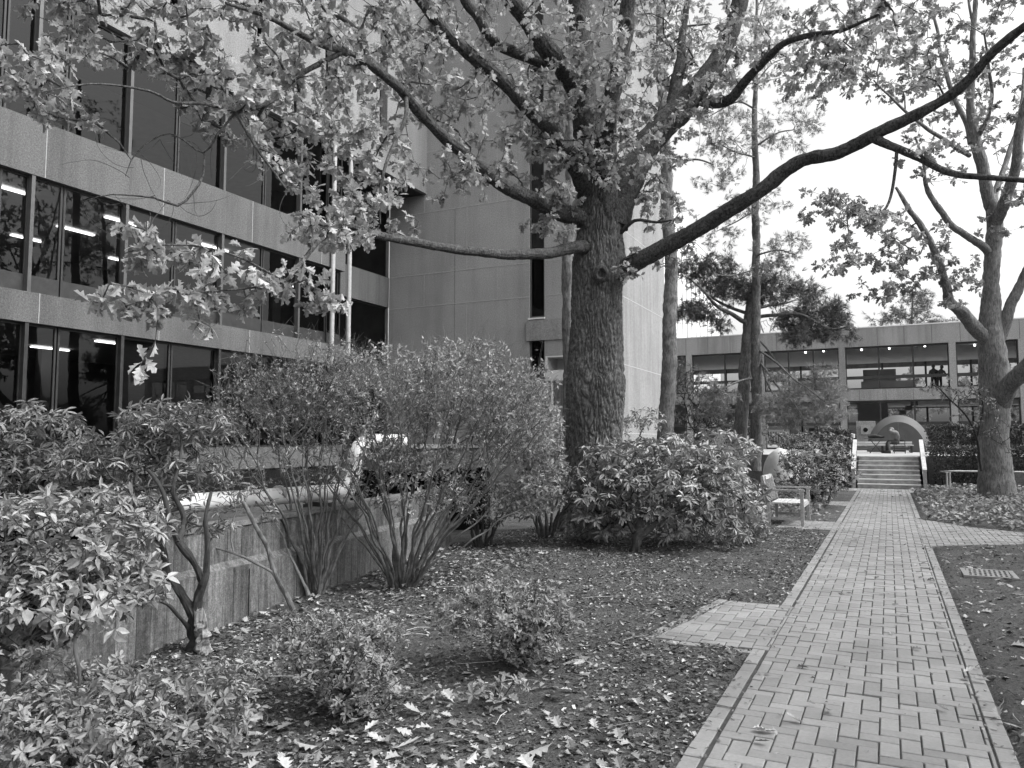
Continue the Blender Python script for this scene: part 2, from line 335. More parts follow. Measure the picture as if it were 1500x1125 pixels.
g = MB(); g.add([(HX0, HY0, -2.6), (HX1+.1, HY0, -2.6), (HX1+.1, HY1, -2.6), (HX0, HY1, -2.6)], [[0, 1, 2, 3]]); tag(g.build('areaway_floor', M['conc_dark']), 'sunken concrete floor between wall and building', kind='structure')

# brick path : herringbone pavers, each a real block with open joints
def clip(poly, pg):
    for i in range(len(pg)):
        (ax, ay), (bx, by) = pg[i], pg[(i+1) % len(pg)]; out = []
        sd = lambda p: (bx-ax)*(p[1]-ay)-(by-ay)*(p[0]-ax)
        for j in range(len(poly)):
            p, q = poly[j], poly[(j+1) % len(poly)]; dp, dq = sd(p), sd(q)
            if dp >= 0: out.append(p)
            if (dp > 0) != (dq > 0) and abs(dp-dq) > 1e-9:
                t = dp/(dp-dq); out.append((p[0]+(q[0]-p[0])*t, p[1]+(q[1]-p[1])*t))
        poly = out
        if len(poly) < 3: return []
    return poly
def paver(mb, poly, gap=.0042):
    p = np.array(poly); c = p.mean(0); n = len(p)
    if n < 3: return
    area = .5*abs(np.dot(p[:, 0], np.roll(p[:, 1], -1))-np.dot(p[:, 1], np.roll(p[:, 0], -1)))
    if area < .0012: return
    def ins(d):
        v = p-c; l = np.abs(v); return c+np.sign(v)*np.maximum(l-d, l*.4)
    tz = rng.normal(0, .0022)-(.006 if rng.random() < .03 else 0); tx, ty = rng.normal(0, .010, 2); f = lambda q, z: [(a, b_, z+tz+tx*(a-c[0])+ty*(b_-c[1])) for a, b_ in q]
    V = f(ins(gap+.004), 0)+f(ins(gap), -.004)+f(ins(gap), -.05); k = np.arange(n); k2 = (k+1) % n; r = float(np.clip(rng.normal(.5, .24), 0, 1))
    mb.add(V, np.concatenate([np.stack([n+k, n+k2, k2, k], -1), np.stack([2*n+k, 2*n+k2, n+k2, n+k], -1)]), r)
    mb.f.append(np.array([list(range(n))])+mb.n-3*n)
pv = MB(); W = .1015; REG = [[(-.886, 1.2), (.432, 1.2), (.432, 28.86), (-.886, 28.86)]]+POLY
for pg in REG:
    a = np.array(pg); i0, i1 = int(math.floor(a[:, 0].min()/W))-2, int(math.ceil(a[:, 0].max()/W))+2; j0, j1 = int(math.floor(a[:, 1].min()/W))-2, int(math.ceil(a[:, 1].max()/W))+2
    for i in range(i0, i1):
        for j in range(j0, j1):
            r = (i-j) % 4
            if r == 0: q = [(i*W, j*W), ((i+2)*W, j*W), ((i+2)*W, (j+1)*W), (i*W, (j+1)*W)]
            elif r == 3: q = [(i*W, j*W), ((i+1)*W, j*W), ((i+1)*W, (j+2)*W), (i*W, (j+2)*W)]
            else: continue
            q = clip(q, pg)
            if q: paver(pv, q)
def course(x0, x1, ya, yb):
    y = ya
    while y < yb-.05: paver(pv, [(x0, y), (x1, y), (x1, min(y+.203, yb)), (x0, min(y+.203, yb))]); y += .203
for ya, yb in ((1.2, 6.28), (8.05, 15.15), (16.7, 20.9), (22.4, 27.4)): course(-1.005, -.905, ya, yb)
for ya, yb in ((1.2, 13.45), (18.2, 27.0)): course(.436, .532, ya, yb)
x = -1.76
while x < -1.0: paver(pv, [(x, 6.17), (x+.2, 6.17), (x+.2, 6.265), (x, 6.265)]); x += .203
for k in range(9):
    y = 6.28+k*.2; x = -1.89+.155*(y-6.28); paver(pv, [(x, y), (x+.095, y), (x+.125, y+.197), (x+.03, y+.197)])
tag(pv.build('brick_path', M['brick']), 'pale clay paver path laid in herringbone with a border course', kind='structure')
g = MB(); g.box(-.995, .535, 1, 28.9, -.04, -.010)
for pg in POLY:
    c = np.mean(pg, 0); n = len(pg); g.add([(p[0], p[1], -.014) for p in pg], [list(range(n))])
tag(g.build('path_joint_sand', M['sand']), 'dark sand and moss in the joints of the path', kind='structure')

# chips, small litter and fallen oak leaves lying on the beds
def scatter(n, x0, x1, y0, y1, pw=1.6):
    x = rng.uniform(x0, x1, n); y = y0+(y1-y0)*rng.random(n)**pw; return x, y
def onbed(x, y): return ~((x > -1.0) & (x < .54)) & ~spur(x, y) & ((x > wallx(y)+.02) | (y > 10.2))
def inview(x, y):
    d = x*FH[0]+y*FH[1]; l = x*RT[0]+y*RT[1]; return (d > .8) & (np.abs(l) < d*.72+.6)
ch = MB(); x, y = scatter(190000, -5.9, 3.5, 1.8, 17, 1.5); k = onbed(x, y) & inview(x, y)
dn = np.array([noise.noise(Vector((a*.9, b_*.9, 3.3))) for a, b_ in zip(x, y)]); k &= rng.random(len(x)) < np.where(x > .5, .20, np.clip(.6+dn*1.3, .2, 1)); x, y = x[k], y[k]; N = len(x)
CH = (np.array([(-.5, -.2, 0), (.5, -.28, .1), (.6, .22, 0), (-.4, .3, .12)]), np.array([[0, 1, 2, 3]]))
a = rng.uniform(0, 6.28, N); ch.leaves(CH[0], CH[1], np.stack([x, y, gz(x, y)+.006], 1), np.stack([np.cos(a), np.sin(a), rng.normal(0, .3, N)], 1), np.stack([rng.normal(0, .4, N), rng.normal(0, .4, N), np.ones(N)], 1), .012+.026*rng.random(N)**2, rng.random(N)**1.3)
tw = 700; xx, yy = scatter(tw, -5.2, 3.2, 2, 14, 1.3); kk = onbed(xx, yy)
for a_, b_ in zip(xx[kk], yy[kk]):
    L = random.uniform(.08, .35); th = random.uniform(0, 6.28); z = float(gz(a_, b_))+.01; m = np.array([a_+math.cos(th)*L/2, b_+math.sin(th)*L/2, z+random.uniform(0, .02)])
    ch.tube([(a_, b_, z), m+[random.uniform(-.02, .02), random.uniform(-.02, .02), 0], (a_+math.cos(th)*L, b_+math.sin(th)*L, z)], [.003, .0025, .0015], 4, False, r=random.random()**.7)
tag(ch.build('mulch_litter', M['chips']), 'loose bark chips and twigs strewn over the beds', 'litter', kind='stuff')
fl = MB()
def dropleaves(n, x0, x1, y0, y1, pw, size, path=False, zf=.03, r=None):
    x, y = scatter(n, x0, x1, y0, y1, pw)
    if not path: q = onbed(x, y); x, y = x[q], y[q]
    N = len(x); a = rng.uniform(0, 6.28, N); z = np.where(((x > -1.0) & (x < .54)) | spur(x, y), .001, gz(x, y))+zf*rng.random(N)+.008; sh = rng.integers(0, 4, N)
    p = np.stack([x, y, z], 1); d = np.stack([np.cos(a), np.sin(a), rng.normal(0, .12, N)], 1); nn = np.stack([rng.normal(0, .22, N), rng.normal(0, .22, N), np.where(rng.random(N) < .8, 1, -1)], 1)
    sc = size*(.65+.6*rng.random(N)); rr = rng.random(N) if r is None else np.clip(rng.normal(r, .25, N), 0, 1)
    for i in range(4):
        m = sh == i; fl.leaves(OAK[i][0], OAK[i][1], p[m], d[m], nn[m], sc[m], rr[m], random.choice([.8, .9, 1.0]))
dropleaves(330, -5.2, -1.05, 2.2, 12, 1.3, .09, r=.4); dropleaves(75, -3.3, -1.2, 2.6, 4.9, 1, .125, r=.85); dropleaves(26, -2.9, -1.7, 2.7, 3.9, 1, .12, r=.8); dropleaves(420, -5.8, -4.0, 4.5, 10, 1, .10, r=.5); dropleaves(5200, -5.8, -1.02, 2.2, 14, 1.5, .05, r=.45, zf=.015); dropleaves(900, .56, 3.2, 2.5, 14, 1.2, .05, r=.4, zf=.015)
dropleaves(260, .56, 3.0, 2.5, 14, 1.2, .12, r=.6); dropleaves(34, -.95, .5, 3.5, 12, 1.2, .085, True, .01, .3); dropleaves(34, -.95, .5, 12, 28, 1, .11, True, .01, .35); dropleaves(500, -5.2, -1.05, 12, 20, 1, .10, r=.6); dropleaves(260, -.98, .52, 2.6, 16, 1.2, .022, True, .004, .3); dropleaves(160, -1.0, -.85, 2.6, 16, 1.2, .035, True, .004, .3); dropleaves(160, .42, .55, 2.6, 16, 1.2, .035, True, .004, .3)
for cx_, cy_, n_ in ((-.62, 4.62, 5), (.42, 5.2, 4), (-2.1, 5.3, 12), (-1.35, 3.75, 6), (-2.4, 3.3, 5), (-2.0, 3.2, 4), (.47, 6.2, 5)):
    dropleaves(n_, cx_-.18, cx_+.18, cy_-.14, cy_+.14, 1, .10, True, .03, .6)
tag(fl.build('fallen_leaves', M['litterleaf']), 'dry curled oak leaves scattered over the beds and the path', 'leaves', kind='stuff')

# ------------------------------------------------------------------ retaining wall, duct, areaway cover
def shear(mb):
    for v in mb.v: v[:, 0] += wallx(v[:, 1])+5.19
    return mb
rw = empty('retaining_wall', (-5.3, 5, 0), 'board marked concrete retaining wall edging the planting bed', 'wall')
w = MB(); y = -3.0
while y < 9.95:                                        # form boards, each a few millimetres off its neighbour
    wd = random.choice([.14, .16, .19]); y2 = min(y+wd, 10.0); o1, o2 = random.uniform(0, .007), random.uniform(0, .007)
    w.box(-5.45, -5.19+o1, y, y2-.003, -.3, .50, random.random()); w.box(-5.45, -5.275+o2, y, y2-.003, .50, .84, random.random()); y = y2
w.box(-5.449, -5.3, -3, 10, -2.6, .835, .5)
shear(w).build('wall_face', M['conc_wall'], rw)
w = MB(); w.add([(-5.185, -3, .47), (-5.185, 10, .47), (-5.285, 10, .56), (-5.285, -3, .56), (-5.27, -3, .46), (-5.27, 10, .46)], [[0, 1, 2, 3], [0, 4, 5, 1]]); shear(w).build('sloping_ledge', M['conc_wall'], rw)
w = MB(); w.box(-5.50, -5.255, -3, 10.02, .842, .885); shear(w).build('coping', M['conc_dark'], rw)
for yy_ in (5.25, 8.4): w = MB(); w.box(-5.3, -5.1805, yy_, yy_+.012, -.2, .46); shear(w).build('open_joint', M['black'], rw)
du = empty('insulated_duct', (-5.75, 5, 1), 'fat white insulated duct running behind the retaining wall', 'duct')
d = MB(); p, r = smooth([(-5.76, -2, 1.08), (-5.76, 2, 1.06), (-5.76, 6.9, 1.02), (-5.76, 7.28, 1.04), (-5.76, 7.46, 1.2), (-5.76, 7.5, 1.44), (-5.76, 7.62, 1.56), (-5.76, 7.85, 1.6), (-5.76, 8.5, 1.6)], [.088]*9, .05); d.tube(p, r, 20); d.build('jacket', M['white'], du, True)
for y in (.6, 2.0, 3.4, 4.8, 6.2): d = MB(); d.tube([(-5.76, y, 1.045), (-5.76, y+.04, 1.045)], [.094, .094], 20); d.build('band', M['pole'], du)
for y in (1.3, 4.1, 6.7): d = MB(); d.box(-5.85, -5.5, y, y+.08, .80, .93); d.build('bracket', M['frame'], du)
cv = empty('areaway_cover', (-6.5, 11.2, 1.2), 'grey concrete slab covering the far end of the areaway', 'slab')
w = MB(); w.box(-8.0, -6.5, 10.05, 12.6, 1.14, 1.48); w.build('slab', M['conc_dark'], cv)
w = MB(); w.box(-8.05, -6.45, 10.0, 12.65, 1.485, 1.54); w.build('top_edge', M['conc_side'], cv)
for a_ in ((-8.0, -7.8, 10.3, 12.5, -2.6, 1.135), (-7.79, -6.55, 12.3, 12.5, -2.6, 1.135)): w = MB(); w.box(*a_); w.build('side_wall', M['black'], cv)  # coloured black to imitate the deep shade below the slab

# ------------------------------------------------------------------ left office building
ob = empty('office_building', (-20, 10, 0), 'long concrete office building with dark strip windows on the left', 'building')
BX = -18.5; LV = [(-2.6, .4, 'b'), (.70, 1.40, 's'), (4.45, 5.19, 's'), (8.07, 9.45, 's')]
def spandrel(z0, z1, name='spandrel'):
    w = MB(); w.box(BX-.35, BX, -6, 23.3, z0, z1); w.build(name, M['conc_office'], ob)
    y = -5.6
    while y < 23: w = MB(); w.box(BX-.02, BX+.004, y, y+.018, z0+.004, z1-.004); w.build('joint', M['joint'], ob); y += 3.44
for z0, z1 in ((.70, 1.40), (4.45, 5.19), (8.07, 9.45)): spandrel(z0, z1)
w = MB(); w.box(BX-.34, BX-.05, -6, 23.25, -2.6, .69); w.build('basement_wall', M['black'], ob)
for z in (.3, 4.55, 8.2):
    w = MB(); w.box(-27, BX-.36, -6, 22.9, z, z+.5); w.box(-27, -20.95, 22.901, 28.9, z, z+.5); w.build('floor_slab', M['ceil'], ob)
w = MB(); w.box(-27, BX-.56, -6, 28.9, 12.9, 12.94); w.build('floor_slab', M['ceil'], ob)
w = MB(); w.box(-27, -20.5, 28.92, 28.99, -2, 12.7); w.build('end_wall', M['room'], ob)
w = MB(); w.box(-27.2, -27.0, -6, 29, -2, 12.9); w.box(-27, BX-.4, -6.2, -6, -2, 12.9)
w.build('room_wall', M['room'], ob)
yy_ = -5
while yy_ < 28:
    w = MB(); w.box(-24.6, -24.3, yy_, yy_+.5, .8, 12.8); w.build('column', M['room'], ob); yy_ += 5.1
YM = [2.1, 3.8, 5.5, 7.2, 8.9, 10.62, 11.35, 12.2, 13.93, 15.6, 17.3, 19.15, 20.8, 22.4, 23.25]
def window(x, y0, y1, z0, z1, parent, kick=0, blind=0, gl='glass', fx=.07, name='window', wide=.05):
    w = MB(); w.box(x-fx, x+.0, y0, y0+wide, z0, z1); w.box(x-fx, x, y1-wide, y1, z0, z1); w.box(x-fx, x, y0+wide, y1-wide, z0, z0+.06+kick); w.box(x-fx, x, y0+wide, y1-wide, z1-.06, z1)
    f = w.build(name, M['frame'], parent); p = MB(); p.add([(x-fx/2, y0+wide, z0+.06+kick), (x-fx/2, y1-wide, z0+.06+kick), (x-fx/2, y1-wide, z1-.06), (x-fx/2, y0+wide, z1-.06)], [[0, 1, 2, 3]]); p.build('pane', M[gl], f)
    if blind:
        p = MB(); p.box(x-fx-.12, x-fx-.10, y0+.06, y1-.06, z1-.06-blind, z1-.07); p.build('blind', M['blind'], f)
for fi, (z0, z1) in enumerate(((1.40, 4.45), (5.19, 8.07), (9.45, 12.75))):
    for i in range(len(YM)-1):
        bl = 0
        if fi == 0 and i in (8, 9): bl = 1.9
        if fi == 2 and i in (9,): bl = 1.5
        window(BX-.16, YM[i]+.02, YM[i+1]-.02, z0, z1, ob, .38 if fi == 1 else 0, bl)
    for i, y in enumerate(YM[1:-1]):
        if i % 2: w = MB(); w.box(BX-.16, BX-.02, y-.045, y+.045, z0, z1); w.build('mullion', M['mull'] if fi != 0 else M['frame'], ob)
w = MB()
for z, rows in ((8.17, (-20.4, -22.6, -24.9)), (4.52, (-20.6, -23.6)), (12.87, (-20.6, -23.8))):
    for x in rows:
        for k, y in enumerate(np.arange(4.3, 28, 3.44)):
            if (k*7+int(-x*10)) % 5 not in ((0, 2, 3) if z < 12 and z > 5 else (2,)): continue
            m = MB(); m.box(x-.06, x+.06, y, y+1.2, z-.04, z-.005); m.build('ceiling_light', M['light'], ob)
# corner poles
for y in (22.45, 23.42):
    w = MB(); w.tube([(BX+.10, y, 4.4), (BX+.10, y, 12.7)], [.085, .085], 12); w.build('corner_pole', M['pole'], ob)
# recessed bay and the overhanging upper storeys
w = MB(); w.box(-20.9, -20.5, 23.3, 29, 7.72, 9.09); w.box(-20.9, -20.5, 23.3, 29, 3.9, 5.0); w.box(-20.9, -20.5, 23.3, 29, -2, 1.4); w.build('recessed_spandrel', M['conc_office'], ob)
w = MB(); w.box(-20.55, BX-.36, 23.0, 23.28, -2, 12.7); w.build('return_wall', M['frame'], ob)
for z0, z1 in ((1.4, 3.9), (5.0, 7.72), (9.09, 12.75)):
    for a_, b_ in ((23.3, 26.1), (26.1, 29)): window(-20.6, a_+.02, b_-.02, z0, z1, ob, 0, 0)
w = MB(); w.box(-22, BX-.2, -6, 29, 12.76, 12.89); w.build('soffit', M['frame'], ob)
w = MB(); sl = [(-5.6+3.44*k) for k in range(10)]; yprev = -6.0
for s in sl+[None]:
    if s is None: w.box(BX-.5, BX, yprev, 29.0, 13.9, 24); break
    w.box(BX-.5, BX, yprev, s, 13.9, 24); yprev = s+.55
w.box(BX-.5, BX+.002, -6, 29, 12.78, 13.898); w.build('upper_wall', M['conc_face'], ob)
for s in sl: w = MB(); w.box(BX-.4, BX-.35, s, s+.55, 13.9, 24); w.build('slot_window', M['glass'], ob)
w = MB(); w.box(-26, BX-.55, -6, 29, 12.95, 24); w.build('core', M['frame'], ob)
w = MB()
for z in (16.9, 20.3): w.box(BX-.01, BX+.005, -6, 29, z, z+.025)
w.build('joint', M['joint'], ob)

# ------------------------------------------------------------------ concrete tower behind the oak
tb = empty('concrete_tower', (-15, 32, 0), 'tall windowless concrete tower with one slot window behind the oak', 'tower')
w = MB(); w.box(-20.49, -13.38, 29, 36.5, -1, 30, .5); w.box(-12.68, -9.62, 29, 36.5, -1, 30, .5); w.box(-13.38, -12.68, 29.3, 36.5, -1, 30, .5); w.build('front_wall', M['conc_side'], tb)
w = MB(); w.box(-9.64, -9.6, 28.995, 36.52, -1, 30.02, .5); w.build('side_wall', M['conc_face'], tb)
w = MB(); w.box(-13.5, -10.6, 28.93, 29.02, 5.76, 6.62); w.build('projecting_band', M['conc'], tb)
for z0, z1 in ((6.75, 30), (3.2, 5.74)):
    w = MB(); w.box(-13.37, -12.69, 29.12, 29.16, z0, z1); f = w.build('slot_window', M['glass'], tb)
    w = MB()
    for z in np.arange(z0, z1-.5, 3.6): w.box(-13.37, -12.69, 29.10, 29.17, z, z+.06)
    w.box(-13.36, -13.31, 29.09, 29.18, z0, z1); w.box(-12.75, -12.70, 29.09, 29.18, z0, z1); w.build('frame', M['mull'], f)
w = MB(); w.box(-13.42, -12.66, 28.95, 29.1, 6.66, 6.73); w.build('sill', M['pale'], tb)
w = MB(); w.box(-13.36, -12.7, 29.2, 29.29, -1, 29.9); w.build('dark_lining', M['black'], tb)
def tj(*a): w = MB(); w.box(*a); w.build('joint', M['joint'], tb)
FZ = [2.0, 4.82, 7.62, 9.08, 11.9, 14.7, 17.5, 20.3]
for i, z in enumerate(FZ):
    tj(-20.48, -13.4, 28.993, 29.01, z, z+.035); tj(-12.66, -9.65, 28.993, 29.01, z, z+.035)
    z2 = FZ[i+1] if i+1 < len(FZ) else 23
    for x in ((-16.4, ) if i % 2 else (-18.6, -14.9)): tj(x, x+.02, 28.9945, 29.01, z+.035, z2)
for i in range(9):
    z = 1.9+2.8*i; tj(-9.61, -9.594, 29, 36.5, z, z+.03); y = 30.65 if i % 2 else 32.8; tj(-9.61, -9.5945, y, y+.025, z+.03, z+2.8)
w = MB(); w.box(-17.0, -16.985, 28.993, 29.01, 4.9, 11.9); w.build('crack', M['joint_dark'], tb)
# service cabinet and tank at the foot of the tower
ac = empty('equipment_cabinet', (-11.3, 27.3, 2), 'pale equipment cabinet with open louvred top beside the oak trunk', 'cabinet')
w = MB(); w.box(-11.78, -10.7, 27.0, 28.2, 3.9, 4.30); w.box(-11.78, -11.7, 27.0, 28.2, 4.30, 4.80); w.box(-10.95, -10.7, 27.0, 28.2, 4.3, 4.80); w.box(-11.78, -10.7, 27, 28.2, 4.80, 4.85); w.box(-11.7, -10.95, 28.0, 28.2, 4.3, 4.8); w.build('housing', M['pale'], ac)
w = MB()
for x in (-11.76, -11.55, -11.05, -10.8): w.box(x, x+.07, 27.0, 27.07, .1, 3.9)
w.box(-11.76, -10.7, 27.0, 27.06, 2.85, 2.93); w.build('stand', M['pale'], ac)
w = MB()
for k in range(8): w.box(-11.5+k*.055, -11.48+k*.055, 27.1, 27.12, 2.93, 3.88)
w.build('louvre', M['frame'], ac)
tk = MB(); tk.tube([(-12.3, 27.4, 0), (-12.3, 27.4, 3.80), (-12.3, 27.4, 3.93), (-12.3, 27.4, 3.97)], [.55, .55, .50, .3], 28)
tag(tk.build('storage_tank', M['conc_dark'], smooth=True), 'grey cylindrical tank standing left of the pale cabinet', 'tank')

# ------------------------------------------------------------------ far white building with slots
fb = empty('slotted_building', (-20, 70, 0), 'pale distant building with narrow vertical slots beyond the tower', 'building')
w = MB(); w.box(-34, -16, 57, 83.5, 0, 20.5); w.build('wall', M['pale'], fb)
w = MB(); y = 58.0; i = 0
while y < 80: w.box(-16.05, -15.99, y, y+.28, 10.2+(i % 2)*.6-.03*y*0, 18.4); y += 1.75; i += 1
w.build('slot', M['joint_dark'], fb)
w = MB(); w.box(-34.1, -15.93, 56.9, 83.6, 20.5, 20.9); w.build('parapet', M['pale'], fb)

# ------------------------------------------------------------------ terrace, steps
g = MB(); g.box(-40, 40, 31.25, 120, .6, 1.05); tag(g.build('terrace', M['terr']), 'raised paved terrace in front of the glazed building', kind='structure')
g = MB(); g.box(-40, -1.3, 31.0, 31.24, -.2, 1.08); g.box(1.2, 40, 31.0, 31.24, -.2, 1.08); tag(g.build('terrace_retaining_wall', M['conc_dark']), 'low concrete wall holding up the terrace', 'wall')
st = empty('garden_steps', (-.06, 30, 0), 'timber faced garden steps with pale nosings leading up to the terrace', 'steps')
for k in range(7):
    m = MB(); y0 = 28.9+.335*k; z1 = .15*(k+1); m.box(-1.02, .90, y0, y0+.7, z1-.15, z1-.035); s_ = m.build('riser', M['timber'], st)
    m = MB(); m.box(-1.03, .91, y0-.02, y0+.345, z1-.034, z1); m.build('nosing', M['nosing'], s_)
for sx in (-1.14, 1.02):
    m = MB(); m.bar((sx, 28.86, .62), (sx, 31.3, 1.62), .13, .08); c_ = m.build('handrail', M['woodlt'], st)
    m = MB(); m.box(sx-.055, sx+.055, 28.82, 28.94, 0, .60); m.build('post', M['wood'], st); m = MB(); m.box(sx-.055, sx+.055, 31.2, 31.3, 1.0, 1.56); m.build('post', M['wood'], st)
    m = MB(); m.add([(sx-.04, 28.95, 0), (sx-.04, 31.2, .9), (sx-.04, 31.2, 1.15), (sx-.04, 28.95, .2), (sx+.04, 28.95, 0), (sx+.04, 31.2, .9), (sx+.04, 31.2, 1.15), (sx+.04, 28.95, .2)], [[0, 1, 2, 3], [4, 7, 6, 5], [3, 2, 6, 7], [0, 4, 5, 1], [0, 3, 7, 4], [1, 5, 6, 2]]); m.build('stringer', M['timber'], st)

# ------------------------------------------------------------------ glazed building
gb = empty('glazed_building', (2, 60, 1), 'two storey concrete and glass building closing the end of the path', 'building')
GX0, GX1, GY, GD = -20.0, 34.0, 55.0, 14.0
def gbox(name, mat, *a):
    m = MB(); m.box(*a); return m.build(name, mat, gb)
gbox('roof_fascia', M['conc'], GX0, GX1, GY-.25, GY+.2, 7.74, 8.95); gbox('roof_slab', M['ceilp'], GX0, GX1, GY+.21, GY+GD, 7.9, 8.6)
gbox('floor_fascia', M['conc'], GX0, GX1, GY-.15, GY+.2, 4.22, 4.95); gbox('floor_slab', M['ceilp'], GX0, GX1, GY+.21, GY+GD, 4.3, 4.8)
gbox('rear_fascia', M['conc'], GX0, GX1, GY+GD+.01, GY+GD+.3, 4.2, 5.3); gbox('rear_fascia', M['conc'], GX0, GX1, GY+GD+.01, GY+GD+.3, 7.55, 8.9)
x = GX0+.9
while x < 13: gbox('joint', M['joint_dark'], x, x+.03, GY-.255, GY-.2, 7.76, 8.93); gbox('joint', M['joint_dark'], x+.4, x+.43, GY-.155, GY-.1, 4.24, 4.93); x += 1.55
m = MB(); m.box(GX0, GX1, GY-.27, GY+.22, 8.955, 9.02); m.build('coping', M['pale'], gb)
PX = [-19, -12.7, -7.75, -2.62, 3.7, 7.35, 13.4, 19.5, 25.5, 31.5]
for x in PX: gbox('pillar', M['conc'], x-.19, x+.19, GY-.3, GY+.3, .9, 7.735)
for i in range(len(PX)-1):
    a_, b_ = PX[i]+.21, PX[i+1]-.21; n = 3 if b_-a_ > 4.6 else 2
    for z0, z1, tz in ((4.96, 7.73, 5.72), (1.06, 4.21, 2.72)):
        m = MB(); m.box(a_, b_, GY-.02, GY+.1, z0, z0+.09); m.box(a_, b_, GY-.02, GY+.1, z1-.1, z1); m.box(a_, b_, GY-.025, GY+.105, tz-.10, tz+.10)
        for k in range(n+1):
            x = a_+(b_-a_)*k/n; m.box(max(x-.05, a_), min(x+.05, b_), GY-.022, GY+.102, z0+.09, z1-.1)
        f = m.build('window', M['frame'], gb)
        m = MB(); m.add([(a_, GY+.04, z0), (b_, GY+.04, z0), (b_, GY+.04, z1), (a_, GY+.04, z1)], [[0, 1, 2, 3]]); m.build('pane', M['glass2'], f)
m = MB()
for x in np.arange(GX0+1, GX1, 3.1): m.box(x, x+.15, GY+GD-.1, GY+GD, 1, 7.9)
m.build('rear_mullion', M['frame'], gb)
m = MB(); m.box(-18, -9, GY+7, GY+7.2, 1.1, 4.3); m.box(-1.6, .6, GY+8, GY+8.3, 4.8, 6.9); m.box(9, 33, GY+7, GY+7.2, 4.8, 7.0); m.box(-2, 0, GY+6, GY+6.3, 1.1, 4.3); m.box(12, 33, GY+6, GY+6.3, 1.1, 4.3); m.build('partition', M['roomp'], gb)
m = MB()
for x0 in (-6.5, -2.2):
    for k in range(11): m.box(x0+k*.36, x0+k*.36+.4, GY+3, GY+4.4, 1.1+k*.29, 1.35+k*.29)
m.build('stair', M['room'], gb)
m = MB(); m.box(-1.6, 1.6, GY+2.6, GY+3.3, 4.85, 5.65); m.box(6.5, 10, GY+2.6, GY+3.3, 4.85, 5.6); m.box(-6, -4, GY+2, GY+2.6, 4.85, 5.7); m.build('desk', M['roomp'], gb)
for x, y in ((-1.5, 57.5), (.2, 57.5), (2.3, 57.0), (-5.1, 57.5), (5.2, 58), (-3.9, 57.2)):
    m = MB(); m.tube([(x, y, 7.78), (x, y, 7.88)], [.06, .05], 12); m.build('ceiling_light', M['light'], gb)
m = MB(); m.tube([(-1.35, GY-.31, 2.32), (-1.35, GY-.35, 2.32)], [.14, .14], 20); f = m.build('round_emblem', M['black'], gb)
m = MB(); m.box(-1.9, -.75, GY-.06, GY-.03, 1.08, 2.9); m.build('plain_door', M['conc'], gb)
m = MB(); m.box(-1.62, -1.08, GY-.3, GY-.062, 2.04, 2.62); m.build('notice_panel', M['conc_side'], gb)
# raised letters on the floor band, mostly behind the pine boughs
cu = bpy.data.curves.new('lettering', 'FONT'); cu.body = 'INCL'; cu.size = .62; cu.extrude = .02; cu.space_character = 1.35; cu.materials.append(M['pale'])
lt = bpy.data.objects.new('lettering', cu); C.objects.link(lt); lt.parent = gb; lt.location = (-6.85-2, GY-.18-60, 4.36-1); lt.rotation_euler = (math.pi/2, 0, 0); bpy.context.view_layer.update()
lme = bpy.data.meshes.new_from_object(lt); l2 = bpy.data.objects.new('lettering', lme); C.objects.link(l2); l2.parent = gb; l2.location = lt.location; l2.rotation_euler = lt.rotation_euler; l2['label'] = 'raised pale letters reading INCL'; bpy.data.objects.remove(lt); l2.name = 'lettering'
# roof mast lamp
lm = empty('roof_lamp', (-1.95, 62, 9), 'small lantern on a mast above the flat roof', 'lamp')
m = MB(); m.tube([(-2.4, 62, 8.6), (-2.4, 62, 9.75)], [.05, .05], 8); m.build('mast', M['mull'], lm)
m = MB(); m.tube([(-2.4, 62, 9.7), (-2.4, 62, 9.78), (-2.4, 62, 10.25), (-2.4, 62, 10.3)], [.12, .28, .34, .30], 12); m.build('lantern', M['mull'], lm)

# ------------------------------------------------------------------ people (one skinned body each)
def person(joints, edges, rad, mat, label, parts):
    me = bpy.data.meshes.new('person'); me.from_pydata([tuple(j) for j in joints], edges, []); me.materials.append(mat)
    o = bpy.data.objects.new('person', me); C.objects.link(o); md = o.modifiers.new('skin', 'SKIN'); md.use_smooth_shade = True
    for i, v in enumerate(me.skin_vertices[0].data): v.radius = rad[i] if isinstance(rad[i], tuple) else (rad[i], rad[i]); v.use_root = (i == 0)
    o.modifiers.new('sub', 'SUBSURF').levels = 1; o.modifiers['sub'].render_levels = 2
    tag(o, label, 'person')
    for nm, mb, m_ in parts:
        q = mb.build(nm, m_); q.parent = o
    return o
def ellip(c, a, b, h, k=14):
    m = MB(); t = np.linspace(-math.pi/2, math.pi/2, 9); P = [(c[0], c[1], c[2]+h*math.sin(x)) for x in t]; m.tube(P, [max(a*math.cos(x), .004) for x in t], k); return m
S = np.array([.35, 38.2, 1.05])                        # seated, bent forward, hands behind the head, facing the table on the left
J = np.array([(0, 0, .50), (-.06, 0, .72), (-.14, 0, .90), (-.19, 0, .98), (-.27, 0, 1.03),
     (-.08, -.20, .93), (-.33, -.40, .98), (-.26, -.14, 1.05), (-.22, -.09, 1.08), (-.08, .20, .93), (-.33, .40, 1.0), (-.26, .14, 1.05), (-.22, .09, 1.08),
     (-.02, -.10, .48), (-.40, -.15, .50), (-.34, -.16, .12), (-.48, -.16, .05), (-.02, .10, .48), (-.42, .16, .50), (-.46, .17, .12), (-.60, .17, .05)])+S
E_ = [(0, 1), (1, 2), (2, 3), (3, 4), (2, 5), (5, 6), (6, 7), (7, 8), (2, 9), (9, 10), (10, 11), (11, 12), (0, 13), (13, 14), (14, 15), (15, 16), (0, 17), (17, 18), (18, 19), (19, 20)]
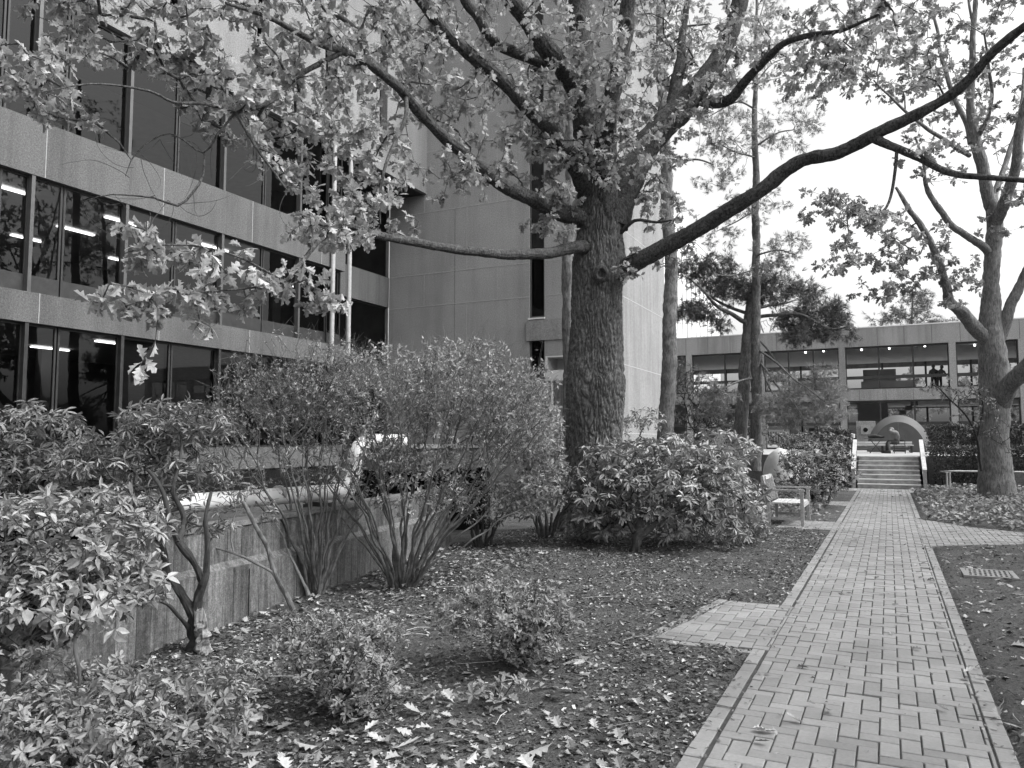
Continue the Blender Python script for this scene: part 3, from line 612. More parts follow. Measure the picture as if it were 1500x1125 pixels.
Rr = [.16, .17, .16, .07, .10, .085, .065, .05, .04, .085, .065, .05, .04, .10, .075, .055, .045, .10, .075, .055, .045]
hd = ellip(S+[-.25, 0, 1.04], .125, .1, .13)
tr = MB()
for sy, fx in ((-.12, .0), (.14, -.08)):
    tr.tube([S+[-.04, sy*.9, .485], S+[-.40, sy, .505], S+[-.42, sy*1.05, .46], S+[-.37+fx, sy*1.05, .14]], [.112, .088, .085, .068], 12)
sh = MB()
for sy, fx in ((-.16, .0), (.17, -.12)): sh.box(S[0]-.56+fx, S[0]-.30+fx, S[1]+sy-.05, S[1]+sy+.05, S[2]+.005, S[2]+.11)
person(J, E_, Rr, M['jacket'], 'person in a pale padded jacket seated at the terrace table', [('hair', hd, M['jacket']), ('trousers', tr, M['trouser']), ('shoe', sh, M['trouser'])])
for bx, by, lb, t in ((2.75, 57.2, 'standing person in dark clothes behind the upper floor glass', 0), (3.1, 58.0, 'second dark figure leaning on the rail behind the upper floor glass', .12)):
    S = np.array([bx, by, 4.82]); J = np.array([(0, 0, .95), (t*.3, 0, 1.15), (t, 0, 1.38), (t*1.2, 0, 1.5), (t*1.5, -.02, 1.63), (t-.19, 0, 1.36), (t-.26, -.12, 1.12), (t-.1, -.3, 1.1), (t+.19, 0, 1.36), (t+.26, -.1, 1.12), (t+.14, -.3, 1.12), (-.09, 0, .88), (-.1, 0, .48), (-.1, 0, .08), (-.1, -.13, .04), (.09, 0, .88), (.1, 0, .48), (.1, 0, .08), (.1, -.13, .04)])+S
    E2 = [(0, 1), (1, 2), (2, 3), (3, 4), (2, 5), (5, 6), (6, 7), (2, 8), (8, 9), (9, 10), (0, 11), (11, 12), (12, 13), (13, 14), (0, 15), (15, 16), (16, 17), (17, 18)]
    R2 = [.15, .14, .16, .06, .105, .075, .055, .04, .075, .055, .04, .1, .07, .05, .04, .1, .07, .05, .04]
    person(J, E2, R2, M['trouser'], lb, [('hair', ellip(S+[t*1.5, .01, 1.67], .115, .1, .12), M['hair'])])

# ------------------------------------------------------------------ terrace furniture
sc_ = empty('arch_sculpture', (.42, 43, 1.05), 'thick dark steel arch sculpture on the terrace', 'sculpture')
def archmesh(ro, ri, y0, y1, tap, k=40):
    m = MB(); a = np.linspace(0, math.pi, k); V = []
    for y, o, i in ((y0, ro*tap, ri), (y1, ro, ri*.9)):
        for R_ in (o, i):
            for t in a: V.append((.42+R_*math.cos(t), y, 1.06+R_*math.sin(t)*1.26))
    V = np.array(V); f = []
    for j in range(k-1):
        f += [(j, j+1, k+j+1, k+j), (2*k+j, 3*k+j, 3*k+j+1, 2*k+j+1), (j, 2*k+j, 2*k+j+1, j+1), (k+j, k+j+1, 3*k+j+1, 3*k+j)]
    m.add(V, f); return m
archmesh(1.47, .5, 42.6, 43.6, .80).build('arch', M['steel'], sc_)
m = MB(); m.box(.41, .43, 42.59, 42.6, 1.9, 2.5); m.build('weld_seam', M['conc_dark'], sc_)
m = MB(); m.box(.15, .75, 44.2, 44.5, 1.06, 2.2); m.build('dark_cavity_block', M['black'], sc_)  # black block added to imitate the shaded hollow of the arch
bn = empty('slatted_seat_wall', (-.5, 40.5, 1.05), 'long pale slatted seat behind the terrace table', 'bench')
m = MB()
for k in range(4): m.box(-1.55, .95, 40.4, 40.46, 1.16+k*.11, 1.25+k*.11)
m.build('backrest', M['woodlt'], bn)
m = MB(); m.box(-1.6, 1.0, 39.85, 40.38, 1.38, 1.43); m.build('seat', M['woodlt'], bn)
for x in (-1.5, -.3, .9): m = MB(); m.box(x-.05, x+.05, 39.9, 40.35, 1.06, 1.38); m.build('leg', M['frame'], bn)
tbl = empty('folding_table', (-.55, 38.2, 1.05), 'small dark folding table in front of the seated person', 'table')
m = MB(); m.box(-1.0, -.1, 37.8, 38.5, 1.70, 1.73); m.build('table_top', M['steel'], tbl)
for s_ in (37.95, 38.35):
    m = MB(); m.bar((-.8, s_, 1.06), (-.3, s_, 1.7), .035, .035); m.build('leg', M['steel'], tbl); m = MB(); m.bar((-.3, s_+.04, 1.06), (-.8, s_+.04, 1.7), .035, .035); m.build('leg', M['steel'], tbl)
bgm = MB(); p, r = smooth([(-.85, 38.1, 1.79), (-.65, 38.12, 1.82), (-.45, 38.1, 1.79), (-.2, 38.15, 1.80)], [.05, .09, .07, .05], .03); bgm.tube(wander(p, .03, 5), r, 10)
tag(bgm.build('dark_bag', M['trouser'], smooth=True), 'crumpled dark bag lying on the folding table', 'bag')
cr = empty('garden_chair', (.4, 38.2, 1.05), 'dark metal chair under the seated person', 'chair')
m = MB(); m.box(.15, .62, 37.97, 38.43, 1.45, 1.48); m.build('seat', M['steel'], cr)
m = MB(); m.box(.60, .64, 37.97, 38.43, 1.62, 1.92); m.box(.60, .63, 37.99, 38.02, 1.48, 1.62); m.box(.60, .63, 38.38, 38.41, 1.48, 1.62); m.build('backrest', M['steel'], cr)
for x in (.17, .6):
    for y in (37.99, 38.39): m = MB(); m.box(x, x+.03, y, y+.03, 1.055, 1.45); m.build('leg', M['steel'], cr)
lb_ = empty('bollard_light', (-1.25, 31.6, 1.05), 'small pale topped bollard light at the head of the steps', 'bollard')
m = MB(); m.tube([(-1.25, 31.6, 1.05), (-1.25, 31.6, 1.72)], [.05, .05], 10); m.build('post', M['mull'], lb_)
m = MB(); m.tube([(-1.25, 31.6, 1.72), (-1.25, 31.6, 1.86)], [.10, .11], 12); m.build('head', M['nosing'], lb_)
tbn = empty('slatted_bench', (-4.6, 33, 1.05), 'pale upright slatted bench back on the terrace behind the pale mounds', 'bench')
m = MB(); m.box(-4.75, -3.85, 33, 33.05, 1.98, 2.06); m.build('top_rail', M['wood'], tbn)
m = MB()
for k in range(9): m.box(-4.72+k*.1, -4.68+k*.1, 33.01, 33.04, 1.5, 1.98)
m.build('backrest', M['wood'], tbn)
m = MB(); m.box(-4.75, -3.85, 32.5, 33.0, 1.45, 1.49); m.build('seat', M['wood'], tbn)
for x in (-4.72, -3.93):
    for y in (32.52, 32.95): m = MB(); m.box(x, x+.06, y, y+.05, 1.05, 1.45); m.build('leg', M['wood'], tbn)
bt = empty('dark_topped_table', (-5.3, 31, 1.05), 'long dark topped table under the two leaning pines', 'table')
m = MB(); m.box(-6.3, -4.6, 31.3, 32.2, 1.98, 2.04); m.build('table_top', M['frame'], bt)
for x in (-6.2, -4.75):
    for y in (31.4, 32.05): m = MB(); m.box(x, x+.07, y, y+.07, 1.05, 1.98); m.build('leg', M['frame'], bt)
def mound(name, c, a, b, h, seed, label):
    m = MB(); k = 32; rings = 14; V = []
    for i in range(rings+1):
        t = i/rings*math.pi/2
        for j in range(k):
            p = 2*math.pi*j/k; v = Vector((math.cos(p)*math.cos(t), math.sin(p)*math.cos(t), math.sin(t))); q = 1+.05*noise.noise(v*1.7+Vector((seed, 0, 0)))+.03*noise.noise(v*4+Vector((seed, 3, 0)))
            V.append((c[0]+v.x*a*q, c[1]+v.y*b*q, c[2]+v.z*h*q))
    f = [(i*k+j, i*k+(j+1) % k, (i+1)*k+(j+1) % k, (i+1)*k+j) for i in range(rings) for j in range(k)]
    m.add(V, f); o = m.build(name, M['boulder'], smooth=True); tag(o, label, 'boulder')
c = at(1144, 700, 26); mound('pale_boulder', (c[0], c[1], .3), .60, .5, 1.04, 1, 'tall rounded pale boulder behind the teak bench, leftmost of three')
c = at(1163, 700, 27.5); mound('pale_boulder', (c[0], c[1], .3), .58, .4, .97, 4, 'middle pale boulder half hidden by the azalea')
c = at(1180, 700, 29); mound('pale_boulder', (c[0], c[1], .3), .55, .35, .97, 8, 'rightmost pale boulder just above the azalea')
# teak bench beside the path (faces the path)
be = empty('garden_bench', (-1.8, 16.0, 0), 'weathered teak garden bench with arms facing the path', 'bench')
m = MB()
for k in range(6): m.box(-2.08+k*.095, -2.0+k*.095, 15.62, 16.78, .40, .425, random.random())
m.build('seat', M['woodlt'], be)
m = MB(); m.bar((-2.12, 15.6, .43), (-2.24, 15.6, .90), .05, .06); m.bar((-2.12, 16.8, .43), (-2.24, 16.8, .90), .05, .06); m.bar((-2.24, 15.58, .88), (-2.24, 16.82, .88), .04, .09)
for k in range(13): m.bar((-2.12, 15.68+k*.087, .44), (-2.23, 15.68+k*.087, .85), .045, .015)
m.build('backrest', M['wood'], be)
m = MB(); m.bar((-2.205, 15.80, .885), (-2.205, 16.25, .885), .02, .07); m.build('plaque', M['nosing'], be)
for y in (15.6, 16.8):
    m = MB(); m.bar((-2.2, y, .66), (-1.47, y, .66), .06, .035); m.build('armrest', M['wood'], be)
    m = MB(); m.box(-1.55, -1.49, y-.03, y+.03, 0, .645); m.build('leg', M['wood'], be); m = MB(); m.box(-2.16, -2.10, y-.03, y+.03, 0, .45); m.build('leg', M['wood'], be)
m = MB(); m.box(-2.1, -1.55, 15.585, 15.615, .10, .15); m.box(-2.1, -1.55, 16.785, 16.815, .10, .15); m.box(-1.545, -1.505, 15.63, 16.77, .33, .395); m.build('stretcher', M['wood'], be)
# iron grate in the bed on the right
gr = empty('drain_grate', (1.0, 10.95, 0), 'flat slotted drain grate set in the bed right of the path', 'grate')
m = MB(); gx0, gx1, gy0, gy1 = .74, 1.30, 10.65, 11.25; m.box(gx0, gx1, gy0, gy0+.05, -.01, .02); m.box(gx0, gx1, gy1-.05, gy1, -.01, .02); m.box(gx0, gx0+.05, gy0+.05, gy1-.05, -.01, .02); m.box(gx1-.05, gx1, gy0+.05, gy1-.05, -.01, .02)
for k in range(9): m.bar((gx0+.05+k*.052, gy0+.05, .012), (gx0+.075+k*.052, gy1-.05, .012), .026, .014)
for k in range(3): m.box(gx0+.05, gx1-.05, gy0+.15+k*.14, gy0+.18+k*.14, .0, .0195)
m.build('grating', M['iron'], gr); m = MB(); m.box(gx0+.02, gx1-.02, gy0+.02, gy1-.02, -.03, -.008); m.build('pit', M['black'], gr)
# tubular rail behind the right tree
ra = empty('tubular_rail', (2, 29.2, 0), 'pale bent tube rail behind the right hand tree', 'railing')
for dx, dy in ((0, 0), (.09, .12)):
    m = MB(); p, r = smooth([(1.62+dx, 28.4+dy, .0), (1.62+dx, 28.4+dy, .50), (1.66+dx, 28.4+dy, .60), (1.76+dx, 28.4+dy, .64), (6.2, 28.4+dy, .64)], [.028]*5, .05); m.tube(p, r, 8); m.build('tube', M['woodlt'], ra, True)
pb = MB(); pb.box(3.2, 8.5, 29.1, 29.7, .12, .62); tag(pb.build('planter_box', M['conc_dark']), 'low dark planter box behind the rail at the right edge', 'planter')

# ------------------------------------------------------------------ trees
def limb(pts, rad_px, step=.12, wob=.03, seed=0):
    """pts (px, py, D) along a limb, rad_px its half width in the picture"""
    P = np.array([at(*p) for p in pts]); R = np.array([r*p[2]/F/math.sqrt(1+((p[0]-750)/F)**2) for r, p in zip(rad_px, pts)]); P, R = smooth(P, R, step)
    return wander(P, wob, 1.1, seed), R
def lbark(amp, fa=5, fl=1.4):
    def f(R, a, pts):
        out = R.copy(); l = np.concatenate([[0], np.cumsum(np.linalg.norm(np.diff(pts, axis=0), axis=1))])
        for i in range(R.shape[0]):
            for j in range(R.shape[1]):
                v = noise.noise(Vector((math.cos(a[j])*fa*R[i, j]*6, math.sin(a[j])*fa*R[i, j]*6, l[i]*fl*2.2)))
                out[i, j] += amp*(abs(v)*2-.6)*min(1, R[i, j]*6)
        return out
    return f
def trunkbark(R, a, pts):
    out = R.copy(); k = len(a); ca, sa = np.cos(a), np.sin(a)
    for i in range(R.shape[0]):
        z = pts[i][2]; flare = max(0, 1-z/.9)
        for j in range(k):
            x, y = ca[j]*.46, sa[j]*.46; w_ = noise.noise_vector(Vector((x*5, y*5, z*2.2)))*.07; w2 = noise.noise_vector(Vector((x*14, y*14, z*5)))*.022
            q = Vector((x+w_.x+w2.x, y+w_.y+w2.y, 0)); d = noise.voronoi(Vector((q.x*17, q.y*17, z*2.6+w_.z*6)))[0]; e = min(1, (d[1]-d[0])/.30)
            d = noise.voronoi(Vector((q.x*31, q.y*31, z*6.5+w_.z*9)))[0]; e2 = min(1, (d[1]-d[0])/.35); lo = noise.noise(Vector((x*2.2, y*2.2, z*1.1)))
            out[i, j] += .036*e*e*(3-2*e)+.014*e2-.034+.035*lo+.006*noise.noise(Vector((x*60, y*60, z*40)))+flare**2*.16*max(0, math.sin(a[j]*5+.8)+.3)
    return out
def lbark2(amp):
    def f(R, a, pts):
        out = R.copy(); l = np.concatenate([[0], np.cumsum(np.linalg.norm(np.diff(pts, axis=0), axis=1))]); ca, sa = np.cos(a), np.sin(a)
        for i in range(R.shape[0]):
            r = R[i, 0]; am = amp*min(1, r*8)
            for j in range(R.shape[1]):
                v = Vector((ca[j]*r, sa[j]*r, l[i])); w_ = noise.noise(v*7)*.03; d = noise.voronoi(Vector(((v.x+w_)*26, (v.y+w_)*26, v.z*5)))[0]; out[i, j] += am*(min(1, (d[1]-d[0])/.35)-.6)+am*1.1*noise.noise(v*4)
        return out
    return f
oak = empty('oak_tree', at(870, 785, 12.9), 'large old oak with furrowed trunk and wide spreading limbs in mid garden', 'tree')
tr = MB(); D0 = 12.9
P, R = smooth([at(872, 800, D0), at(872, 770, D0), at(872, 735, D0), at(871, 690, D0), at(871, 640, D0), at(871, 600, D0), at(872, 560, D0), at(873, 520, D0), at(874, 480, D0), at(875, 430, D0), at(877, 385, D0), at(877, 345, D0), at(878, 305, D0), at(880, 275, D0)],
              np.array([58, 52, 46, 42, 40, 40.5, 43, 39.5, 36, 36.5, 39, 33, 32, 31])*D0/F, .0155)
tr.tube(P, R, 300, True, trunkbark)
tr_o = tr.build('trunk', M['oakbark'], oak, True)
OL = dict(
 A=([(874, 330, 12.9), (868, 250, 12.9), (858, 150, 13.0), (852, 80, 13.1), (847, 0, 13.2), (838, -160, 13.4), (850, -330, 13.4), (835, -560, 13.4), (845, -800, 13.4)], [26, 23, 18, 16, 15, 12, 10, 7, 3]),
 B=([(884, 320, 12.8), (887, 240, 12.7), (891, 170, 12.5), (905, 100, 12.3), (917, 50, 12.2), (922, 0, 12.1), (940, -150, 11.8)], [22, 18, 13, 11, 12, 10, 5]),
 Cc=([(895, 330, 12.9), (912, 280, 13.0), (940, 225, 13.2), (970, 185, 13.3), (994, 162, 13.4), (1023, 128, 13.5), (1056, 81, 13.7), (1078, 29, 13.9), (1090, -30, 14.0), (1120, -180, 14.3), (1140, -380, 14.8)], [26, 25, 21, 20, 21, 17, 14, 12, 12, 9, 4]),
 C2=([(985, 168, 13.4), (990, 125, 13.6), (998, 90, 13.9), (1002, 40, 14.3), (1015, -60, 15)], [12, 9, 8, 5, 3]),
 C3=([(1018, 140, 13.5), (1040, 148, 13.3), (1068, 145, 13.0), (1090, 122, 12.7), (1125, 85, 12.3), (1150, 62, 12), (1190, 50, 11.6), (1235, 45, 11.2), (1290, 20, 10.8)], [10, 8, 7.5, 7, 6, 5, 4, 3, 2]),
 J=([(858, 200, 12.9), (848, 140, 12.8), (830, 108, 12.6), (798, 68, 12.2), (770, 28, 11.9), (740, -12, 11.6), (680, -120, 11)], [18, 16, 15, 14, 12, 11, 6]),
 G=([(860, 290, 12.8), (835, 225, 12.2), (800, 182, 11.7), (770, 156, 11.3), (730, 112, 10.9), (698, 84, 10.6), (674, 64, 10.4), (650, 44, 10.2), (630, 20, 10), (612, -5, 9.9), (560, -90, 9.4)], [14, 12, 11, 11, 10, 9.5, 9, 9, 8, 8, 4]),
 I=([(830, 108, 12.6), (780, 85, 12.6), (735, 68, 12.5), (715, 50, 12.4), (700, 25, 12.3), (678, -5, 12.2), (650, -90, 12)], [9, 8, 8, 7.5, 7, 7, 4]),
 Fl=([(866, 325, 12.9), (842, 317, 12.6), (798, 300, 12.1), (746, 276, 11.5), (706, 248, 11.1), (674, 220, 10.8), (642, 192, 10.4), (610, 160, 10.1), (586, 128, 9.8), (546, 96, 9.4), (502, 76, 9.0), (450, 56, 8.5), (395, 30, 8.0), (330, 5, 7.5)], [16, 13, 11, 10.5, 9.5, 8.5, 8, 8, 7, 6.5, 5.5, 5, 3.5, 2]),
 F2=([(540, 92, 9.4), (532, 60, 9.6), (505, 30, 9.8), (470, 5, 10), (420, -60, 10.3)], [5, 4.5, 4, 3.5, 2]),
 F3=([(595, 142, 9.9), (592, 175, 9.6), (577, 212, 9.3), (564, 245, 9.1), (557, 285, 8.9), (560, 330, 8.8)], [3.5, 3, 2.8, 2.5, 2, 1]),
 E=([(868, 365, 12.8), (840, 364, 12.4), (812, 369, 12), (775, 370, 11.5), (740, 371, 11.1), (700, 368, 10.6), (640, 360, 9.9), (580, 350, 9.2), (540, 343, 8.7), (505, 333, 8.3), (470, 352, 7.7), (440, 386, 7.2), (415, 415, 6.9)], [14, 9, 8, 7.5, 7.5, 7, 6.5, 6.2, 6, 5, 3.5, 3.5, 2]),
 E2=([(415, 412, 6.9), (380, 420, 6.6), (330, 425, 6.3), (270, 430, 6.0)], [2, 1.8, 1.5, 1]),
 E3=([(415, 412, 6.9), (360, 380, 6.6), (300, 365, 6.2), (230, 362, 5.9), (180, 372, 5.7)], [2, 1.8, 1.5, 1.3, .8]),
 K=([(502, 76, 9.0), (440, 110, 8.7), (400, 150, 8.4), (345, 165, 8.1), (300, 152, 7.8), (255, 148, 7.5), (220, 132, 7.2), (136, 120, 6.8), (60, 130, 6.4)], [4, 4, 3.2, 2.8, 2.5, 2.3, 2, 1.5, .8]),
 K2=([(345, 165, 8.1), (375, 215, 7.9), (395, 245, 7.8), (420, 280, 7.7)], [2.6, 2.6, 2, 1]),
 K3=([(300, 225, 8.0), (298, 260, 7.9), (284, 282, 7.8), (262, 301, 7.7), (228, 289, 7.6), (164, 284, 7.5), (120, 295, 7.4)], [1.5, 2, 2, 2, 1.5, 1, .6]),
 K4=([(345, 165, 8.1), (320, 200, 8.0), (300, 225, 8.0), (250, 198, 7.8), (205, 225, 7.7), (188, 260, 7.6)], [2, 1.8, 1.5, 1.2, 1, .6]),
 Dd=([(880, 408, 12.9), (905, 397, 12.7), (950, 376, 12.4), (1005, 345, 12.1), (1060, 312, 11.7), (1108, 282, 11.4), (1170, 235, 11.1), (1232, 220, 10.8), (1280, 198, 10.5), (1346, 165, 10.2), (1408, 128, 9.9), (1452, 81, 9.6), (1500, 40, 9.3), (1570, -10, 8.9), (1660, -60, 8.5)], [17, 14, 12.5, 12, 11.5, 11, 10.5, 10, 10, 8.8, 8.3, 8, 7.5, 6.5, 4]),
 D2=([(1280, 202, 10.5), (1310, 214, 10.3), (1346, 231, 10.1), (1390, 252, 9.8), (1440, 261, 9.5), (1500, 266, 9.2), (1580, 268, 8.8)], [8, 6.5, 6, 5.5, 5, 4.5, 2]),
 D3=([(1314, 218, 10.3), (1313, 245, 10.2), (1306, 280, 10.1), (1296, 305, 10.0), (1275, 328, 9.9), (1262, 334, 9.9)], [3, 2.6, 2.4, 2, 1.2, .8]),
 L=([(905, 345, 12.8), (930, 323, 12.5), (962, 325, 12.3), (985, 322, 12.1)], [4, 2.5, 2, 1]),
)
skel = []; lm_ = MB()
for i, (k_, (pts, rad)) in enumerate(OL.items()):
    big = max(rad[1:]) > 6; P, R = limb(pts, rad, .05 if big else .08, .04 if len(pts) > 4 else .02, i)
    lm_.tube(P, R, 56 if big else 12, True, lbark2(.016) if big else None); skel.append((P[::3], R[::3], 0))
# branch collars and old pruning wounds
def knot(mb, px, py, D, r, out=.12):
    c = at(px, py, D); n = -norm(FW+(px-750)/F*RT*.6); u = norm(np.cross(n, ZZ)); w_ = np.cross(n, u); V = []; k = 22
    prof = [(1.5, -.10), (1.25, .2), (1.0, .45), (.8, .42), (.62, .1), (.5, -.25), (.02, -.3)]
    for q, h in prof:
        for j in range(k): t = 2*math.pi*j/k; V.append(c+(u*math.cos(t)+w_*math.sin(t)*1.15)*r*q*(1+.06*math.sin(3*t))+n*h*r)
    f = [(i*k+j, i*k+(j+1) % k, (i+1)*k+(j+1) % k, (i+1)*k+j) for i in range(len(prof)-1) for j in range(k)]; mb.add(V, f)
knot(lm_, 881, 401, 12.40, .088); knot(lm_, 848, 30, 12.98, .08); knot(lm_, 918, 36, 12.0, .07)
at_ = []
for c in [(50, 120, 70, 55, 30, 6.3, 8), (210, 45, 110, 50, 48, 6.8, 9), (120, 20, 90, 40, 18, 6.8, 9), (400, 55, 140, 65, 80, 7, 11), (330, 140, 100, 50, 38, 7.2, 9.5), (410, 205, 75, 60, 28, 7.5, 9.5), (500, 150, 70, 90, 38, 8, 11), (540, 240, 70, 60, 22, 8.2, 10.5),
          (500, 290, 60, 25, 12, 7.8, 9), (560, 300, 60, 40, 14, 8.5, 10), (450, 335, 50, 18, 10, 7.2, 8.4), (620, 80, 90, 90, 60, 9, 12.5), (700, 170, 90, 90, 44, 9.5, 13), (660, 265, 80, 40, 14, 9.8, 12), (760, 60, 90, 80, 50, 10, 14), (780, 210, 60, 70, 30, 11, 13), (815, 290, 40, 40, 12, 11.4, 12.6), (800, 335, 60, 12, 8, 11.5, 12.5),
          (850, 150, 80, 110, 60, 11.2, 13), (900, 210, 60, 70, 40, 11.4, 12.6), (950, 100, 70, 110, 40, 12.6, 15), (880, 100, 50, 80, 26, 10.8, 12.4), (1000, 200, 50, 40, 14, 12.4, 13.6), (960, 260, 40, 60, 22, 12, 13.5), (985, 350, 40, 50, 16, 12, 13.5), (1020, 60, 80, 80, 40, 12, 15.5), (1110, 60, 80, 65, 36, 11.5, 14.5), (1190, 110, 60, 50, 24, 10.8, 12.5), (1220, 30, 80, 45, 34, 10.2, 13), (1310, 20, 60, 35, 14, 9.5, 12),
          (225, 360, 65, 32, 16, 5.6, 6.6), (190, 435, 55, 35, 12, 5.5, 6.3), (265, 455, 55, 40, 12, 5.7, 6.6), (370, 400, 60, 35, 12, 6.3, 7.2), (455, 430, 60, 32, 14, 6.7, 7.6), (490, 340, 60, 25, 14, 7.6, 8.6), (345, 450, 60, 25, 7, 6.0, 6.9), (300, 400, 40, 20, 5, 5.9, 6.6), (205, 545, 12, 25, 1, 5.7, 5.8),
          (1230, 95, 30, 40, 10, 10.5, 11.2), (1330, 85, 40, 45, 7, 9.6, 10.6), (1345, 215, 60, 30, 4, 9.6, 10.4), (1280, 320, 30, 16, 4, 9.7, 10.1), (1030, 140, 40, 40, 12, 12.6, 13.6), (920, 385, 30, 30, 5, 12.1, 12.5),
          (450, -110, 300, 100, 55, 7.5, 12), (850, -140, 250, 120, 60, 10, 15.5), (1200, -110, 200, 90, 30, 9.5, 15), (850, 0, 250, 150, 40, 13.5, 18), (700, -300, 300, 100, 30, 9, 15)]:
    c = list(c); c[4] = int(c[4]*(1.05 if c[1] > 300 and c[0] < 480 else 1.5 if c[0] < 460 else 1.75)); at_.append(pblob(*c))
at_.append(blob(np.array([-6.0, 12.5, 13.6]), 7, 6, 4.6, 430)); at_.append(pblob(590, 90, 60, 100, 46, 9.2, 11.5))
ch_, en = grow(skel, np.concatenate(at_), .02, .12, .28, .05, .0035, .5, .03)
twigmesh(ch_, lm_).build('limbs', M['limb'], oak, True)
lf = MB(); spray(lf, en, OAKS, 11, .104, .85, .35, .38, .4, .35); lf.build('crown', M['oakleaf'], oak)
# bare arching twigs hanging in front of the spandrel, sprung from the thin left hand limbs
m = MB(); src = np.concatenate([limb(*OL[k_], .1, .04, 0)[0][4:] for k_ in ('K2', 'K3', 'K4')])
for k in range(30):
    p = src[rng.integers(len(src))]; d = norm(rng.normal(0, 1, 3)+[0, 0, -.3]); cv = norm(rng.normal(0, 1, 3)+[0, 0, .2]); P = [p]
    for q in range(10): P.append(P[-1]+d*random.uniform(.04, .08)); d = norm(d+cv*.22+rng.normal(0, .08, 3))
    m.tube(P, np.linspace(.0035, .0012, 11), 4, False)
m.build('bare_twigs', M['twig'], oak)

def tree(name, label, cat, base, limbs, blobs, bark, leafm, leafk, size, shapes=OAKS, rtip=.004, group=None, k=24, seg=.35, needle=0, disp=.02, bf=.02, droop=.25, tw='twig'):
    t = empty(name, base, label, cat, group); m = MB(); sk = []
    for i, (pts, rad) in enumerate(limbs):
        P, R = limb(pts, rad, .08, .05, i*3+len(label)); m.tube(P, R, k if max(rad) > 5 else 8, True, lbark2(disp) if disp and max(rad) > 5 else None); sk.append((P[::3], R[::3], 0))
    if not blobs: m.build('trunk', M[bark], t, True); return t
    blobs = [tuple(c[:4])+(int(c[4]*(1.15 if leafm == 'oakleaf2' else 1)),)+tuple(c[5:]) for c in blobs]
    A = np.concatenate([pblob(*c) for c in blobs]); ch_, en = grow(sk, A, bf, .1, seg, .05, rtip, .45, .03); twigmesh(ch_, m).build('trunk', M[bark], t, True); lf = MB()
    if needle:
        p = np.array([e[0] for e in en]); q = np.array([e[2] for e in en]); d = np.array([e[1] for e in en])
        for j in range(needle):
            f = rng.random((len(p), 1))*min(1, 1); off = rng.normal(0, size*.55, p.shape); tufts(lf, p+(q-p)*f*.8+off, norm(d*.5+rng.normal(0, .6, d.shape)), size)
    else: spray(lf, en, shapes, leafk, size, .85, droop, .25, .45, .3)
    lf.build('crown', M[leafm], t); return t
T2 = 21.5
